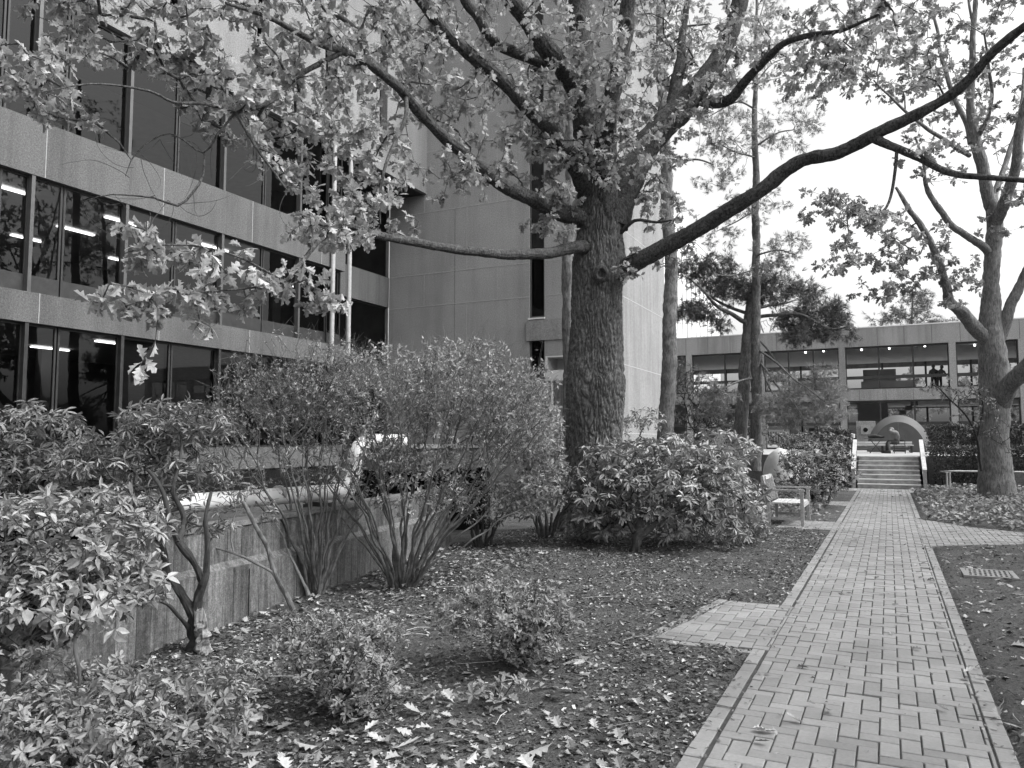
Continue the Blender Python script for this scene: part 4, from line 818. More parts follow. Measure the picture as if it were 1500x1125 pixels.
tree('shade_tree', 'broad grey barked tree with forked trunk at the right edge', 'tree', at(1458, 732, T2),
 [([(1462, 740, T2), (1460, 700, T2), (1457, 650, T2), (1456, 600, T2), (1458, 560, T2), (1456, 520, T2), (1450, 480, T2), (1452, 420, T2), (1455, 360, T2), (1457, 315, T2), (1448, 290, T2), (1438, 250, T2), (1430, 210, T2), (1423, 150, T2), (1424, 90, T2), (1428, 20, T2), (1430, -80, T2)], [34, 27, 24, 23, 24, 22, 19, 13, 12.5, 12.5, 10, 9.5, 9, 6, 5, 4, 2]),
  ([(1457, 330, T2), (1472, 295, 21), (1488, 250, 20.6), (1494, 190, 20.3), (1512, 110, 20), (1530, 0, 20)], [10, 9, 8, 7, 5, 3]),
  ([(1456, 310, T2), (1462, 270, 22), (1478, 225, 22.3), (1492, 180, 22.6), (1500, 100, 23)], [6, 5, 4, 3.5, 2]),
  ([(1446, 500, T2), (1425, 476, 21.3), (1406, 454, 21), (1389, 440, 20.8), (1384, 415, 20.6), (1372, 375, 20.4), (1352, 335, 20.2), (1330, 305, 20), (1312, 275, 20)], [12, 11, 10, 8, 6.5, 6, 5, 4, 2]),
  ([(1450, 372, T2), (1438, 360, 21.3), (1415, 345, 21), (1395, 332, 20.8), (1381, 312, 20.5), (1364, 288, 20.3), (1355, 262, 20.1), (1352, 236, 20), (1340, 200, 19.8)], [7, 6.5, 5.5, 5.5, 5, 4.5, 3, 2.5, 1.5]),
  ([(1422, 210, T2), (1416, 185, 21.7), (1401, 150, 22), (1388, 110, 22.2), (1376, 75, 22.5), (1372, 40, 22.7), (1360, -20, 23)], [5, 4.5, 4, 3.5, 3, 2.5, 1.5]),
  ([(1420, 228, T2), (1395, 212, 21), (1360, 190, 20.5), (1335, 172, 20), (1308, 148, 19.5), (1280, 118, 19)], [4, 3.5, 3, 2.5, 2, 1]),
  ([(1434, 200, T2), (1448, 172, 21), (1453, 140, 20.8), (1450, 100, 20.5), (1440, 50, 20)], [4, 3.5, 3, 2.5, 1.5]),
  ([(1404, 130, 22.1), (1424, 120, 22), (1426, 60, 22), (1420, 0, 22)], [3, 3, 2.5, 2]),
  ([(1462, 600, T2), (1475, 570, 21), (1490, 552, 20.6), (1510, 530, 20.2), (1540, 490, 19.8), (1580, 400, 19.4)], [17, 15, 14, 13, 11, 6]),
  ([(1460, 500, T2), (1472, 472, 21.4), (1484, 442, 21.3), (1500, 405, 21.2), (1530, 340, 21), (1560, 240, 21)], [12, 10, 8.5, 8, 7, 4])],
 [(1280, 60, 60, 60, 40, 17, 22), (1380, 60, 90, 60, 80, 18, 25), (1470, 120, 60, 110, 60, 19, 25), (1400, 170, 60, 60, 24, 19, 23), (1480, 300, 40, 60, 16, 19, 22), (1340, 130, 50, 50, 20, 19, 22), (1260, 330, 55, 45, 30, 18.5, 20.5), (1330, 370, 60, 60, 46, 18.8, 21), (1230, 300, 30, 30, 10, 18.5, 19.6), (1300, 430, 60, 25, 14, 19, 21), (1400, 400, 40, 50, 22, 19.6, 21), (1380, 250, 40, 30, 10, 19.5, 20.6), (1185, 305, 30, 25, 8, 18.5, 19.6), (1225, 385, 50, 25, 12, 18.8, 20), (1450, -90, 200, 80, 50, 17, 26), (1600, 150, 80, 200, 50, 18, 25)],
 'glarebark', 'oakleaf2', 11, .155, k=40, disp=.02)  # pale bark and leaf tones stand in for glare over this tree
# little spur shoots round the low knot of the shade tree
tree('understory_sapling', 'thin leafy sapling reaching left in front of the shade tree trunk', 'sapling', at(1425, 640, 20.5),
 [([(1438, 690, 20.6), (1432, 650, 20.5), (1418, 615, 20.4), (1395, 590, 20.2), (1380, 572, 20), (1368, 565, 19.9)], [2.2, 2, 1.6, 1.4, 1, .7]), ([(1430, 645, 20.5), (1440, 600, 20.3), (1432, 570, 20.2)], [1.5, 1.2, .7])],
 [(1400, 575, 55, 25, 70, 19.4, 21), (1430, 610, 40, 35, 50, 19.8, 20.8), (1475, 640, 25, 30, 16, 19.8, 20.6)], 'stemdark', 'ivy', 4, .09, [SML], .0035, k=8, seg=.15, disp=0, tw='stemdark')
# pines
tree('pine_tree', 'straight bare pine trunk between the tower and the low building', 'tree', at(976, 650, 22),
 [([(975, 690, 22), (976, 620, 22), (979, 560, 22), (982, 480, 22), (983, 400, 22.1), (978, 300, 22.2), (973, 200, 22.3), (969, 100, 22.4), (967, 0, 22.5), (962, -150, 22.7)], [12.5, 12, 11.5, 10.5, 9.5, 9, 8, 7, 6, 3]),
  ([(968, 60, 22.4), (1000, 40, 21.5), (1040, 35, 20.5)], [2.5, 2, 1]), ([(970, 130, 22.3), (1010, 105, 23), (1050, 90, 24)], [2.5, 2, 1]), ([(976, 250, 22.2), (1010, 235, 21.5), (1045, 240, 21)], [2, 1.6, 1])],
 [(960, -60, 120, 80, 40, 20, 25), (1000, 60, 60, 50, 34, 20.5, 24.5), (1000, 160, 45, 50, 12, 21, 23.5), (925, 40, 40, 40, 10, 21, 23)], 'pinebark', 'needle_pale', 0, .17, needle=7, k=28, rtip=.006)
tree('pine_tree', 'half hidden pine trunk just behind the left side of the oak', 'tree', at(836, 700, 18),
 [([(833, 720, 18), (834, 600, 18), (836, 520, 18), (834, 440, 18), (833, 380, 18), (834, 330, 18.1), (836, 240, 18.2), (834, 120, 18.3), (832, -40, 18.5)], [12, 11.5, 11, 10, 9, 8, 7.5, 6, 3])],
 [(800, -80, 90, 60, 30, 16.5, 20)], 'pinebark', 'needle_pale', 0, .17, needle=7, k=28, rtip=.006)
tree('pine_tree', 'leaning pine with a flat layered crown above the low roof', 'tree', at(1085, 660, 24.5),
 [([(1083, 690, 24.5), (1084, 630, 24.5), (1088, 580, 24.5), (1093, 520, 24.6), (1097, 470, 24.7), (1101, 435, 24.8), (1110, 405, 25)], [11, 10.5, 9.5, 8.5, 7.5, 6, 4]),
  ([(1094, 472, 24.7), (1075, 462, 24.2), (1050, 448, 23.7), (1030, 425, 23.3), (1014, 412, 23)], [4, 3.2, 2.6, 2, 1.2]), ([(1096, 460, 24.7), (1060, 445, 25.2), (1035, 432, 25.6)], [2.8, 2.2, 1.2]), ([(1103, 466, 24.7), (1140, 461, 24.2), (1175, 462, 23.8), (1215, 482, 23.4), (1245, 478, 23)], [3, 2.6, 2.3, 1.8, 1]), ([(1104, 450, 24.8), (1135, 447, 25.5), (1165, 440, 26)], [3, 2.2, 1.2])],
 [(1030, 395, 45, 22, 34, 23, 26), (1080, 415, 60, 22, 48, 23.5, 26.5), (1030, 455, 40, 12, 24, 23, 25), (1140, 430, 60, 18, 44, 23.5, 26.5), (1190, 465, 50, 22, 56, 23, 26), (1225, 490, 30, 12, 14, 23, 24.5), (1170, 490, 25, 12, 12, 23, 25), (1050, 478, 30, 7, 6, 23.5, 25)], 'pinebark', 'needle', 0, .2, needle=20, k=24, rtip=.005, seg=.2, bf=.1)
tree('pine_tree', 'slim straight pine with tufted upper boughs and drooping lower boughs', 'tree', at(1107, 655, 24),
 [([(1107, 690, 24), (1107, 630, 24), (1108, 560, 24), (1107, 480, 24), (1107, 400, 24), (1107, 300, 24), (1106, 200, 24), (1107, 100, 24), (1108, 20, 24), (1108, -80, 24)], [9, 8.5, 8, 7, 6, 5.5, 4.5, 3, 2.2, 1]),
  ([(1111, 512, 24), (1140, 535, 23), (1170, 560, 22), (1200, 582, 21), (1232, 612, 20.3)], [2.0, 1.6, 1.3, 1, .6]), ([(1112, 498, 24), (1130, 520, 24), (1150, 548, 24), (1165, 575, 24)], [2, 1.6, 1.3, .8]), ([(1112, 530, 24), (1135, 560, 23), (1160, 590, 22), (1180, 615, 21)], [2, 1.6, 1.2, .8]), ([(1115, 520, 24), (1122, 555, 23.6), (1140, 585, 23), (1160, 600, 22)], [1.8, 1.6, 1.2, .8]),
  ([(1104, 555, 24), (1078, 560, 23.4), (1055, 575, 22.8), (1040, 600, 22.3)], [2, 1.7, 1.2, .7]), ([(1106, 375, 24), (1140, 368, 23), (1165, 372, 22)], [1.5, 1.2, .7]), ([(1106, 395, 24), (1070, 405, 23.5), (1045, 400, 23)], [1.4, 1.2, .7]), ([(1106, 230, 24), (1075, 222, 23), (1055, 210, 22.5)], [1.5, 1.2, .7]), ([(1106, 215, 24), (1140, 195, 23.5), (1165, 190, 23)], [1.5, 1.2, .7]), ([(1107, 310, 24), (1075, 325, 23.5), (1050, 340, 23)], [1.3, 1, .6]), ([(1106, 160, 24), (1080, 150, 24.5), (1040, 168, 25)], [1.5, 1.2, .7]), ([(1107, 120, 24), (1130, 95, 24), (1150, 85, 24)], [1.3, 1, .6])],
 [(1120, 60, 40, 60, 30, 22.5, 25.5), (1060, 200, 50, 45, 36, 22, 25.5), (1150, 190, 45, 40, 34, 22, 25), (1060, 130, 40, 35, 18, 22.5, 25), (1055, 255, 50, 20, 14, 22.5, 24.5), (1130, 300, 40, 25, 9, 22.5, 24), (1060, 300, 45, 30, 12, 22.5, 24.5), (1145, 365, 50, 22, 20, 22, 24), (1060, 350, 30, 20, 8, 22.5, 24), (1130, 400, 35, 20, 14, 22.5, 24),
  (1190, 575, 45, 22, 44, 20.5, 23), (1150, 600, 50, 25, 44, 21, 23.5), (1215, 605, 28, 18, 20, 20, 21.5), (1145, 560, 25, 15, 10, 22.5, 24), (1050, 590, 35, 25, 28, 22, 23.5), (1035, 565, 20, 20, 8, 22, 23.5), (1205, 545, 30, 12, 6, 21, 22)], 'pinebark', 'needle_pale', 0, .16, needle=14, k=24, rtip=.004, seg=.2, bf=.1)
# distant trees over the roof
tree('pine_tree', 'distant pine showing above the flat roof left of the shade tree', 'tree', at(1335, 640, 85),
 [([(1335, 640, 85), (1335, 520, 85), (1336, 460, 85), (1338, 415, 85)], [4, 2.5, 1.6, .6]), ([(1335, 490, 85), (1375, 476, 84)], [1, .5]), ([(1336, 470, 85), (1300, 456, 86)], [1, .5])],
 [(1330, 462, 40, 12, 34, 82, 88), (1340, 438, 28, 14, 26, 82, 88), (1375, 476, 25, 8, 18, 82, 88), (1290, 466, 14, 6, 6, 83, 87)], 'pinebark', 'needle', 0, .55, needle=9, k=8, rtip=.03, seg=1, disp=0)
for i, (px, h, lb) in enumerate(((1155, 455, 'thin bare forked tree above the roof, right of the leaning pine'), (1122, 468, 'thin bare tree above the roof, hard against the slim pine'), (1395, 470, 'thin bare tree above the roof beside the shade tree trunk'))):
    tree('bare_tree', lb, 'tree', at(px, 640, 78), [([(px, 640, 78), (px+1, 540, 78), (px, 505, 78), (px-6, 480, 78), (px-10, h, 78)], [2, 1.5, 1.2, .9, .4]), ([(px, 508, 78), (px+6, 485, 78), (px+10, h+5, 78)], [1, .8, .4])],
     [(px, h+18, 24, 22, 34, 75, 81)], 'glarebark', 'needle', 0, .01, needle=1, k=6, rtip=.018, seg=.8, disp=0, tw='glarebark')
# trees on the far side of the glazed building and along the right, out of frame but mirrored in the windows
def simple_tree(x, y, h, r, label, n=150, size=.42, lm='oakleaf2'):
    t = empty('background_tree', (x, y, 0), label, 'tree', None); m = MB(); b = np.array([x, y, 0.])
    P, R = smooth([b, b+[.1, 0, h*.3], b+[-.1, .2, h*.6], b+[0, 0, h*.9]], [.32, .26, .17, .05], .3); m.tube(wander(P, .15, .5), R, 12)
    A = blob(b+[0, 0, h*.68], r, r, h*.34, n); ch_, en = grow([(P, R, 0)], A, .15, .15, .8, .06, .012, .45, .12); twigmesh(ch_, m).build('trunk', M['glarebark'], t, True)
    lf = MB(); spray(lf, en, OAKS, 9, size, .9, .25, .8, .4, .3); lf.build('crown', M[lm], t)
for a_ in ((-9, 78, 9, 4.5, 'leafy tree seen through the lower left glass of the far building'), (1, 80, 8, 4, 'leafy tree seen through the middle glass of the far building'), (9, 76, 9, 5, 'leafy tree seen through the right glass of the far building'), (18, 82, 8.5, 5, 'bushy tree behind the far building at the right edge'),
           (9.5, 14, 11, 4.5, 'tall tree right of the path, mirrored in the upper office windows'), (10, 24, 12, 5, 'tree beyond the side path, mirrored in the office windows'), (8, 5.5, 10, 4, 'tree near the viewer on the right, mirrored in the nearest office windows')): simple_tree(*a_)

# ------------------------------------------------------------------ shrubs
def shrub(name, label, cat, base, stems, blobs, leaf, shape, k, size, mode='whorl', bark='stemdark', rtip=.003, bf=.6, up=.12, seg=.12, rmax=.02, jit=.04, droop=.2, wsc=1.0, cone=.2, group=None, pw=.42, tk=5, whips=0):
    base = np.asarray(base, float); base[2] = float(gz(base[0], base[1]))
    t = empty(name, base, label, cat, group); m = MB(); sk = []
    for s in stems:
        P, R = smooth([at(*p[:3]) for p in s], [p[3]*p[2]/F for p in s], .04); P = wander(P, .02 if len(s) < 4 or mode != 'spray' else .045, 3.5, random.random()*50); m.tube(P, R, 12, True, lbark2(.05)); sk.append((P[::2], R[::2], 0))
    if not stems: sk = [(base[None]+rng.normal(0, .03, (3, 3))*[1, 1, 0], np.full(3, rmax), 0)]
    A = np.concatenate([pblob(*c) for c in blobs]); A = A[A[:, 2] > gz(A[:, 0], A[:, 1])+.03]
    ch_, en = grow(sk, A, bf, up, seg, jit, rtip, pw, rmax); twigmesh(ch_, m, tk)
    for e in (en if whips else []):
        for q in range(whips):
            L = random.uniform(.10, .30); d = norm(e[1]+rng.normal(0, .32, 3)+[0, 0, .25]); d2 = norm(d+rng.normal(0, .2, 3)); m.tube([e[2], e[2]+d*L*.5, e[2]+d*L*.5+d2*L*.5], [.0016, .0013, .0008], 3, False)
    m.build('stems', M[bark], t)
    lf = MB()
    if mode == 'whorl': whorl(lf, en, shape, k, size, cone, droop, .2, wsc)
    elif mode == 'spray': spray(lf, en, [shape], k, size, .8, droop, .12, .5, .35, wsc)
    lf.build('foliage', M[leaf], t); return t
def gp(px, py):
    d = FW+(px-750)/F*RT+(562.5-py)/F*UP; t = -H/d[2]; return d*t+np.array([0, 0, H])
# right of the oak
shrub('rhododendron', 'large glossy rhododendron spreading in front and right of the oak', 'shrub', gp(930, 815),
 [[(930, 815, 10.7, 9), (932, 795, 10.7, 7), (938, 765, 10.8, 6), (948, 740, 10.9, 4), (960, 715, 11, 3)], [(932, 792, 10.7, 5), (955, 772, 10.8, 4), (985, 750, 11, 3), (1015, 735, 11.2, 2)], [(930, 780, 10.7, 4), (912, 755, 10.9, 3), (890, 735, 11, 2)]],
 [(985, 700, 105, 64, 430, 10.2, 12.6, .35), (885, 715, 52, 68, 190, 10.6, 12, .2), (870, 770, 35, 30, 50, 11.2, 12.2), (1000, 765, 90, 24, 70, 10.8, 12.2), (1050, 730, 65, 65, 170, 10.8, 13, .35), (905, 660, 50, 32, 40, 11, 12.3, .2), (1020, 655, 90, 28, 130, 11, 13.5), (1092, 760, 32, 32, 50, 11.5, 13)],
 'rhodo', ELL, 9, .118, bf=.35, rmax=.02, droop=.4, cone=.25, rtip=.0035)
shrub('rhododendron', 'taller rhododendron behind, between the oak and the pine trunk', 'shrub', gp(950, 720), [], [(945, 615, 28, 18, 40, 19, 20.5), (915, 620, 20, 15, 16, 18.5, 20)], 'rhodo', ELL, 8, .14, bf=.5, rmax=.03)
shrub('rhododendron', 'low rhododendron tip by the bench end of the big rhododendron', 'shrub', gp(1120, 785), [], [(1122, 785, 24, 10, 30, 12.6, 13.6, 0), (1090, 790, 30, 12, 20, 12.2, 13.4, 0)], 'rhodo', ELL, 8, .10, bf=.5)
# multi-stemmed deciduous shrubs
def fan(px, py, D, n, x0, x1, y0, y1, dd, w=3.2):
    S_ = []
    for i in range(n):
        t = (i+.5)/n; tx = x0+(x1-x0)*t+random.uniform(-12, 12); ty = y0+(y1-y0)*random.random(); Dn = D+random.uniform(-dd, dd)
        bx = px+(t-.5)*22+random.uniform(-4, 4); S_.append([(bx, py+random.uniform(-4, 6), D, w), (bx+(tx-bx)*.22, py-(py-ty)*.3, D+(Dn-D)*.25, w*.85), (bx+(tx-bx)*.6, py-(py-ty)*.66, D+(Dn-D)*.65, w*.6), (tx, ty, Dn, w*.3)])
    return S_
def twiggy(label, px, py, D, n, x0, x1, blobs, k, size):
    c = at(px, py, D); shrub('twiggy_shrub', label, 'shrub', c, fan(px, py, D, n, x0, x1, 580, 690, .8, 2.3)+fan(px, py, D, n//2, x0-20, x1+25, 680, 740, .7, 1.8), blobs, 'budleaf', SML, k, size, 'spray', 'stem', .0016, .65, .04, .12, .010, .07, .1, 1.0, pw=.40, whips=2)
twiggy('many stemmed twiggy shrub with small pale leaves, right one of the pair at the wall', 592, 870, 8.0, 20, 440, 810,
 [(560, 570, 100, 70, 380, 7.2, 9.2), (660, 560, 95, 62, 620, 7.3, 9.2), (750, 610, 75, 52, 440, 7.5, 9.2), (650, 650, 120, 50, 260, 7.4, 9.2), (480, 600, 60, 60, 120, 7.4, 9), (690, 515, 60, 22, 90, 7.6, 9), (600, 710, 100, 50, 160, 7.3, 8.6), (540, 660, 70, 60, 120, 7.3, 8.4), (770, 560, 50, 40, 120, 7.5, 9)], 8, .040)
twiggy('many stemmed twiggy shrub nearer the left, its bare stems rising before the wall', 462, 872, 7.7, 15, 325, 560,
 [(400, 590, 90, 66, 520, 7.0, 8.6), (470, 565, 75, 60, 400, 7.1, 8.6), (520, 530, 60, 30, 120, 7.3, 8.8), (370, 540, 50, 30, 50, 7.1, 8.2), (340, 620, 50, 45, 90, 6.9, 8.0), (450, 680, 80, 50, 110, 7.2, 8.4), (440, 500, 80, 18, 30, 7.4, 8.6), (350, 690, 50, 40, 60, 6.9, 7.8)], 4, .034)
shrub('leaning_shrub', 'single leaning stem with a broken top against the wall', 'shrub', gp(438, 905), [[(440, 925, 6.80, 4), (420, 870, 6.80, 4), (400, 830, 6.80, 3.6), (385, 790, 6.80, 3.2), (355, 735, 6.80, 2.4)], [(405, 842, 6.80, 2.6), (370, 822, 6.70, 2), (310, 802, 6.60, 1.3)], [(452, 872, 7.10, 3), (440, 845, 7.10, 2.4), (424, 815, 7.10, 1.6)]],
 [(340, 720, 40, 30, 20, 6.8, 7.5), (390, 750, 30, 20, 10, 6.9, 7.4)], 'rhodo2', ELL, 5, .07, 'whorl', 'stem', .002, .4, rmax=.01)
shrub('pale_leaved_bush', 'rounded bush of small pale leaves left of the oak base', 'shrub', gp(800, 790), fan(800, 785, 12.2, 9, 740, 850, 620, 720, .8, 2.2),
 [(770, 630, 62, 55, 420, 10.4, 12.2), (795, 700, 42, 55, 330, 10.4, 12), (760, 735, 40, 28, 110, 10.6, 12), (735, 590, 45, 35, 90, 11.5, 13), (740, 690, 50, 40, 80, 11.3, 13)], 'budleaf', SML, 11, .055, 'spray', 'stem', .002, .5, .05, .15, .012, .05, .2)
shrub('dark_leaved_bush', 'small dark leaved bush with bare forked base at the wall end', 'shrub', gp(708, 808), fan(708, 802, 11.3, 7, 670, 745, 730, 765, .4, 2.6),
 [(708, 735, 52, 36, 230, 10.8, 12), (665, 725, 40, 30, 90, 10.9, 11.8)], 'azalea', ELL, 7, .05, 'spray', 'stemdark', .002, .5)
# left side rhododendrons
shrub('crooked_rhododendron', 'crooked dark stemmed rhododendron with a pale cut stump in front of the wall', 'shrub', gp(285, 940),
 [[(285, 972, 5.78, 14), (284, 915, 5.78, 10), (281, 895, 5.78, 8), (262, 865, 5.78, 6), (246, 838, 5.78, 5.5), (240, 805, 5.78, 5), (222, 770, 5.78, 4), (205, 740, 5.78, 3)],
  [(285, 905, 5.78, 8), (292, 870, 5.78, 6.5), (303, 838, 5.78, 5), (304, 800, 5.78, 4), (300, 760, 5.78, 3), (310, 720, 5.88, 2)], [(296, 850, 5.78, 5), (278, 815, 5.68, 5), (262, 795, 5.68, 6), (250, 760, 5.68, 4), (235, 715, 5.68, 3), (215, 690, 5.68, 2)],
  [(280, 925, 5.78, 4), (266, 905, 5.68, 3), (244, 885, 5.58, 2.4), (216, 878, 5.48, 1.6)], [(262, 795, 5.68, 5), (268, 760, 5.78, 4), (255, 720, 5.78, 3), (262, 670, 5.88, 2)]],
 [(255, 620, 75, 36, 230, 5.7, 6.9), (160, 665, 75, 32, 150, 5.6, 6.6), (290, 680, 45, 30, 50, 5.8, 6.7), (220, 715, 65, 30, 80, 5.6, 6.6), (320, 765, 40, 20, 14, 5.8, 6.5), (240, 755, 40, 25, 18, 5.6, 6.4)],
 'rhodo2', ELL, 9, .075, bf=.25, rmax=.012, droop=.3, cone=.1, rtip=.0022, wsc=.8)
m = MB(); p, r = smooth([at(297, 968, 5.72), at(296, 925, 5.72), at(293, 896, 5.72)], [.055, .045, .03], .015); m.tube(p, r, 16)
V_ = m.v[0]
for q in range(len(V_)):
    nn_ = noise.noise(Vector(V_[q]*28)); V_[q][:2] += (V_[q][:2]-at(296, 930, 5.72)[:2])*nn_*.7
    if V_[q][2] > at(296, 905, 5.72)[2]: V_[q][2] += noise.noise(Vector(V_[q]*60))*.09
sp = m.build('cut_stump', M['stumpw']); tag(sp, 'pale splintered stump at the foot of the crooked rhododendron', 'stump')
shrub('rhododendron', 'tall whorled rhododendron at the left edge under the lowest windows', 'shrub', gp(40, 960) if False else at(40, 900, 6.4), [],
 [(45, 640, 65, 55, 230, 5.9, 7.2), (10, 700, 70, 50, 150, 5.8, 7), (120, 690, 50, 40, 80, 5.8, 6.8), (115, 625, 16, 22, 7, 6.1, 6.6), (50, 745, 80, 26, 90, 5.2, 6.0), (150, 735, 60, 24, 60, 5.2, 5.9), (215, 770, 45, 22, 34, 5.2, 5.7)], 'rhodo2', ELL, 10, .085, bf=.3, rmax=.02, droop=.25, cone=.05, rtip=.0028, wsc=.8)
shrub('foreground_rhododendron', 'leafy shrub with broad pale leaves at the left edge before the wall', 'shrub', at(60, 1090, 4.3), [],
 [(70, 800, 110, 50, 150, 4.0, 5.0), (130, 850, 90, 50, 150, 3.9, 4.8), (40, 890, 90, 70, 170, 3.8, 4.8), (180, 800, 50, 40, 30, 4.1, 4.8), (10, 790, 60, 40, 50, 4, 4.8), (60, 750, 80, 24, 60, 4.1, 4.8), (190, 860, 50, 40, 50, 4.0, 4.6)], 'rhodo2', ELB, 7, .066, bf=.3, rmax=.012, droop=.15, rtip=.0022, cone=.2, wsc=.85)
shrub('pale_leaf_sapling', 'upright sapling with large pale oval leaves in the left foreground', 'sapling', at(115, 1030, 3.6), [[(112, 1040, 3.6, 3), (110, 960, 3.6, 2.6), (108, 900, 3.6, 2.2), (112, 840, 3.6, 1.6)], [(108, 930, 3.6, 2), (130, 900, 3.55, 1.5), (165, 870, 3.5, 1)]],
 [(110, 880, 80, 45, 22, 3.4, 3.8), (60, 1000, 50, 20, 4, 3.5, 3.7), (170, 905, 30, 40, 6, 3.4, 3.6)], 'budleaf', ELB, 3, .075, 'spray', 'stem', .002, .4, rmax=.006, droop=.4)
def azal(label, px, py, blobs, k=7, size=.034, leaf='azalea', **kw):
    return shrub('azalea', label, 'shrub', gp(px, py), [], blobs, leaf, ELL, k, size, 'whorl', 'stemdark', .0016, .35, .1, .07, .010, .05, .05, 1.3, .35, **kw)
azal('dense azalea filling the bottom left corner of the bed', 120, 1200, [(60, 1080, 110, 70, 330, 2.9, 3.6), (190, 1070, 100, 70, 330, 2.9, 3.7), (300, 1040, 80, 55, 230, 3.2, 4.0), (120, 1010, 100, 40, 160, 3.4, 4.1), (330, 1000, 60, 35, 110, 3.6, 4.3), (20, 1010, 60, 60, 90, 3.1, 3.8)], 9, .040)
azal('open low azalea between the corner azalea and the small bush', 515, 1048, [(490, 950, 90, 48, 420, 4.2, 5.0), (440, 920, 50, 28, 110, 4.6, 5.2), (530, 1000, 62, 38, 190, 4.2, 4.8), (560, 930, 45, 32, 100, 4.6, 5.2)], 7, .038)
azal('small rounded azalea alone in the middle of the bed', 762, 972, [(745, 888, 98, 38, 400, 5.0, 5.9), (790, 910, 58, 42, 180, 5.1, 5.8), (680, 900, 50, 28, 90, 5.2, 5.8), (760, 945, 42, 28, 100, 5.2, 5.7)], 7, .042)
azal('pair of leafy sprigs sprouting beside the fallen leaves in front', 715, 1035, [(715, 1012, 40, 14, 20, 4.5, 4.8), (765, 1005, 14, 10, 6, 4.5, 4.7)], 6, .05)
shrub('azalea', 'dense azalea between the teak bench and the steps', 'shrub', gp(1200, 738), fan(1200, 734, 19.4, 6, 1165, 1240, 690, 710, .4, 2), [(1200, 685, 52, 42, 520, 17.8, 20.4, .3), (1172, 700, 38, 40, 230, 17.6, 19.4), (1158, 672, 16, 14, 60, 18.4, 19.6), (1215, 650, 30, 18, 90, 18.4, 20)], 'ivy', ELL, 7, .07, 'whorl', 'stemdark', .004, .4, droop=.05, wsc=1.3)
shrub('background_bush', 'airy leafy bush between the pine trunks in front of the far windows', 'shrub', at(1015, 668, 26), [], [(1015, 585, 45, 45, 260, 25, 27.5), (1040, 610, 40, 25, 120, 25, 27), (1000, 545, 25, 22, 40, 25, 27)], 'ivy', SML, 6, .085, 'spray', 'stemdark', .005, .4, seg=.25)
shrub('background_bush', 'low bush on the terrace edge behind the azalea', 'shrub', at(1175, 675, 29), [], [(1170, 645, 50, 16, 200, 28, 30), (1215, 640, 30, 18, 110, 28, 30), (1075, 625, 55, 14, 110, 27, 30)], 'ivy', SML, 7, .09, 'spray', 'stemdark', .005, .4, seg=.25)
# clipped hedges
def hedge(label, x0, x1, y0, y1, z0, z1, n):
    t = empty('clipped_hedge', ((x0+x1)/2, (y0+y1)/2, z0), label, 'hedge'); m = MB()
    for k in range(int((x1-x0)*3)+2):
        x = random.uniform(x0, x1); y = random.uniform(y0, y1); P = [(x, y, z0), (x+random.uniform(-.1, .1), y+random.uniform(-.1, .1), (z0+z1)/2), (x+random.uniform(-.2, .2), y+random.uniform(-.2, .2), z1-.1)]; m.tube(P, [.03, .02, .008], 6, False)
    m.build('stems', M['stemdark'], t); f = rng.random(n); x = rng.uniform(x0, x1, n); y = rng.uniform(y0, y1, n); z = rng.uniform(z0+.15, z1, n)
    s = rng.random(n); z = np.where(s < .4, z1-.10*rng.random(n)**2, z); y = np.where((s > .4) & (s < .8), y0+.12*rng.random(n)**2, y)
    P = np.stack([x, y, z], 1); P += np.array([noise.noise_vector(Vector(p*1.8)) for p in P])*.16
    lf = MB(); d = rng.normal(0, 1, (n, 3))+[0, -.2, .6]; lf.leaves(SML[0], SML[1], P, d, rng.normal(0, 1, (n, 3)), .05+.05*rng.random(n), None, 1.2); lf.build('foliage', M['hedge'], t)
hedge('long dark clipped hedge right of the steps', 1.25, 9.5, 31.4, 33.0, .9, 2.12, 26000)
hedge('dark clipped hedge bed in front of the terrace wall on the right', 1.3, 9.5, 30.0, 31.0, .1, 1.35, 16000)
hedge('short dark clipped hedge left of the steps', -2.3, -1.28, 29.6, 31.6, .1, 1.95, 6000)
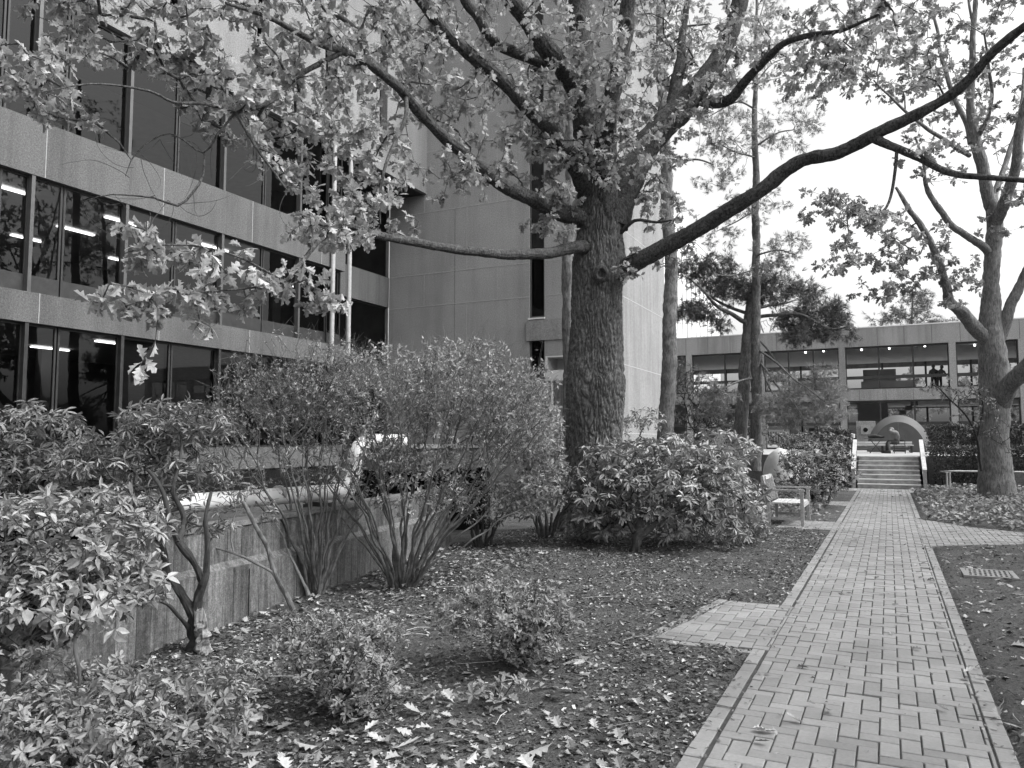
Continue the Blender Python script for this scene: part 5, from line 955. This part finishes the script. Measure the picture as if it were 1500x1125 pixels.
# ivy ground cover
iv = MB(); n = 15000; x = rng.uniform(.62, 8.5, n); y = rng.uniform(16.5, 29.8, n); k = ~spur(x, y) & (y > 16.4+.35*np.clip(x-2, 0, 9)) & ((x > .62) & (y > 18.0-(x-.4)*1.2)); x, y = x[k], y[k]; n = len(x)
dn = np.array([noise.noise(Vector((a, b_, 0))) for a, b_ in zip(x, y)]); z = gz(x, y)+.04+.10*rng.random(n)+.12*np.clip(dn, 0, 1)
iv.leaves(SML[0], SML[1], np.stack([x, y, z], 1), rng.normal(0, 1, (n, 3))*[1, 1, .4], rng.normal(0, .45, (n, 3))+[0, 0, 1], .07+.07*rng.random(n), None, 1.6)
n = 3500; x = rng.uniform(-5.2, -1.4, n); y = rng.uniform(17, 29, n); iv.leaves(SML[0], SML[1], np.stack([x, y, gz(x, y)+.04+.12*rng.random(n)], 1), rng.normal(0, 1, (n, 3))*[1, 1, .4], rng.normal(0, .45, (n, 3))+[0, 0, 1], .07+.07*rng.random(n), None, 1.6)
tag(iv.build('ivy', M['ivy']), 'ivy ground cover around the right hand tree', 'ground cover', kind='stuff')

# ------------------------------------------------------------------ light, sky, camera
SUN_AZ, SUN_EL = math.radians(84), math.radians(50)     # azimuth measured from +Y towards +X
w = bpy.data.worlds.new('World'); bpy.context.scene.world = w; w.use_nodes = True; nt = w.node_tree; nt.nodes.clear()
sky = nt.nodes.new('ShaderNodeTexSky'); sky.sky_type = 'NISHITA'; sky.sun_disc = False; sky.sun_elevation = SUN_EL; sky.sun_rotation = SUN_AZ; sky.dust_density = 6; sky.air_density = 1.6; sky.ozone_density = 1
bw = nt.nodes.new('ShaderNodeRGBToBW'); bg = nt.nodes.new('ShaderNodeBackground'); bg.inputs[1].default_value = .15; ou = nt.nodes.new('ShaderNodeOutputWorld')
nt.links.new(sky.outputs[0], bw.inputs[0]); nt.links.new(bw.outputs[0], bg.inputs[0]); nt.links.new(bg.outputs[0], ou.inputs[0])
sl_ = bpy.data.lights.new('sun', 'SUN'); sl_.energy = .8; sl_.angle = math.radians(18); so = bpy.data.objects.new('sun', sl_); C.objects.link(so)
sd = Vector((math.sin(SUN_AZ)*math.cos(SUN_EL), math.cos(SUN_AZ)*math.cos(SUN_EL), math.sin(SUN_EL))); so.rotation_euler = sd.to_track_quat('Z', 'Y').to_euler()
cam = bpy.data.cameras.new('camera'); co = bpy.data.objects.new('camera', cam); C.objects.link(co); co.location = (0, 0, H); co.rotation_euler = (math.pi/2+PH, 0, TH)
cam.sensor_width = 36; cam.lens = 36*F/1500; cam.clip_end = 2000; cam.clip_start = .05; bpy.context.scene.camera = co
sc = bpy.context.scene; sc.view_settings.view_transform = 'Standard'; sc.view_settings.look = 'None'; sc.view_settings.gamma = 1; sc.view_settings.exposure = 1.32
sc.cycles.max_bounces = 6; sc.cycles.transparent_max_bounces = 12
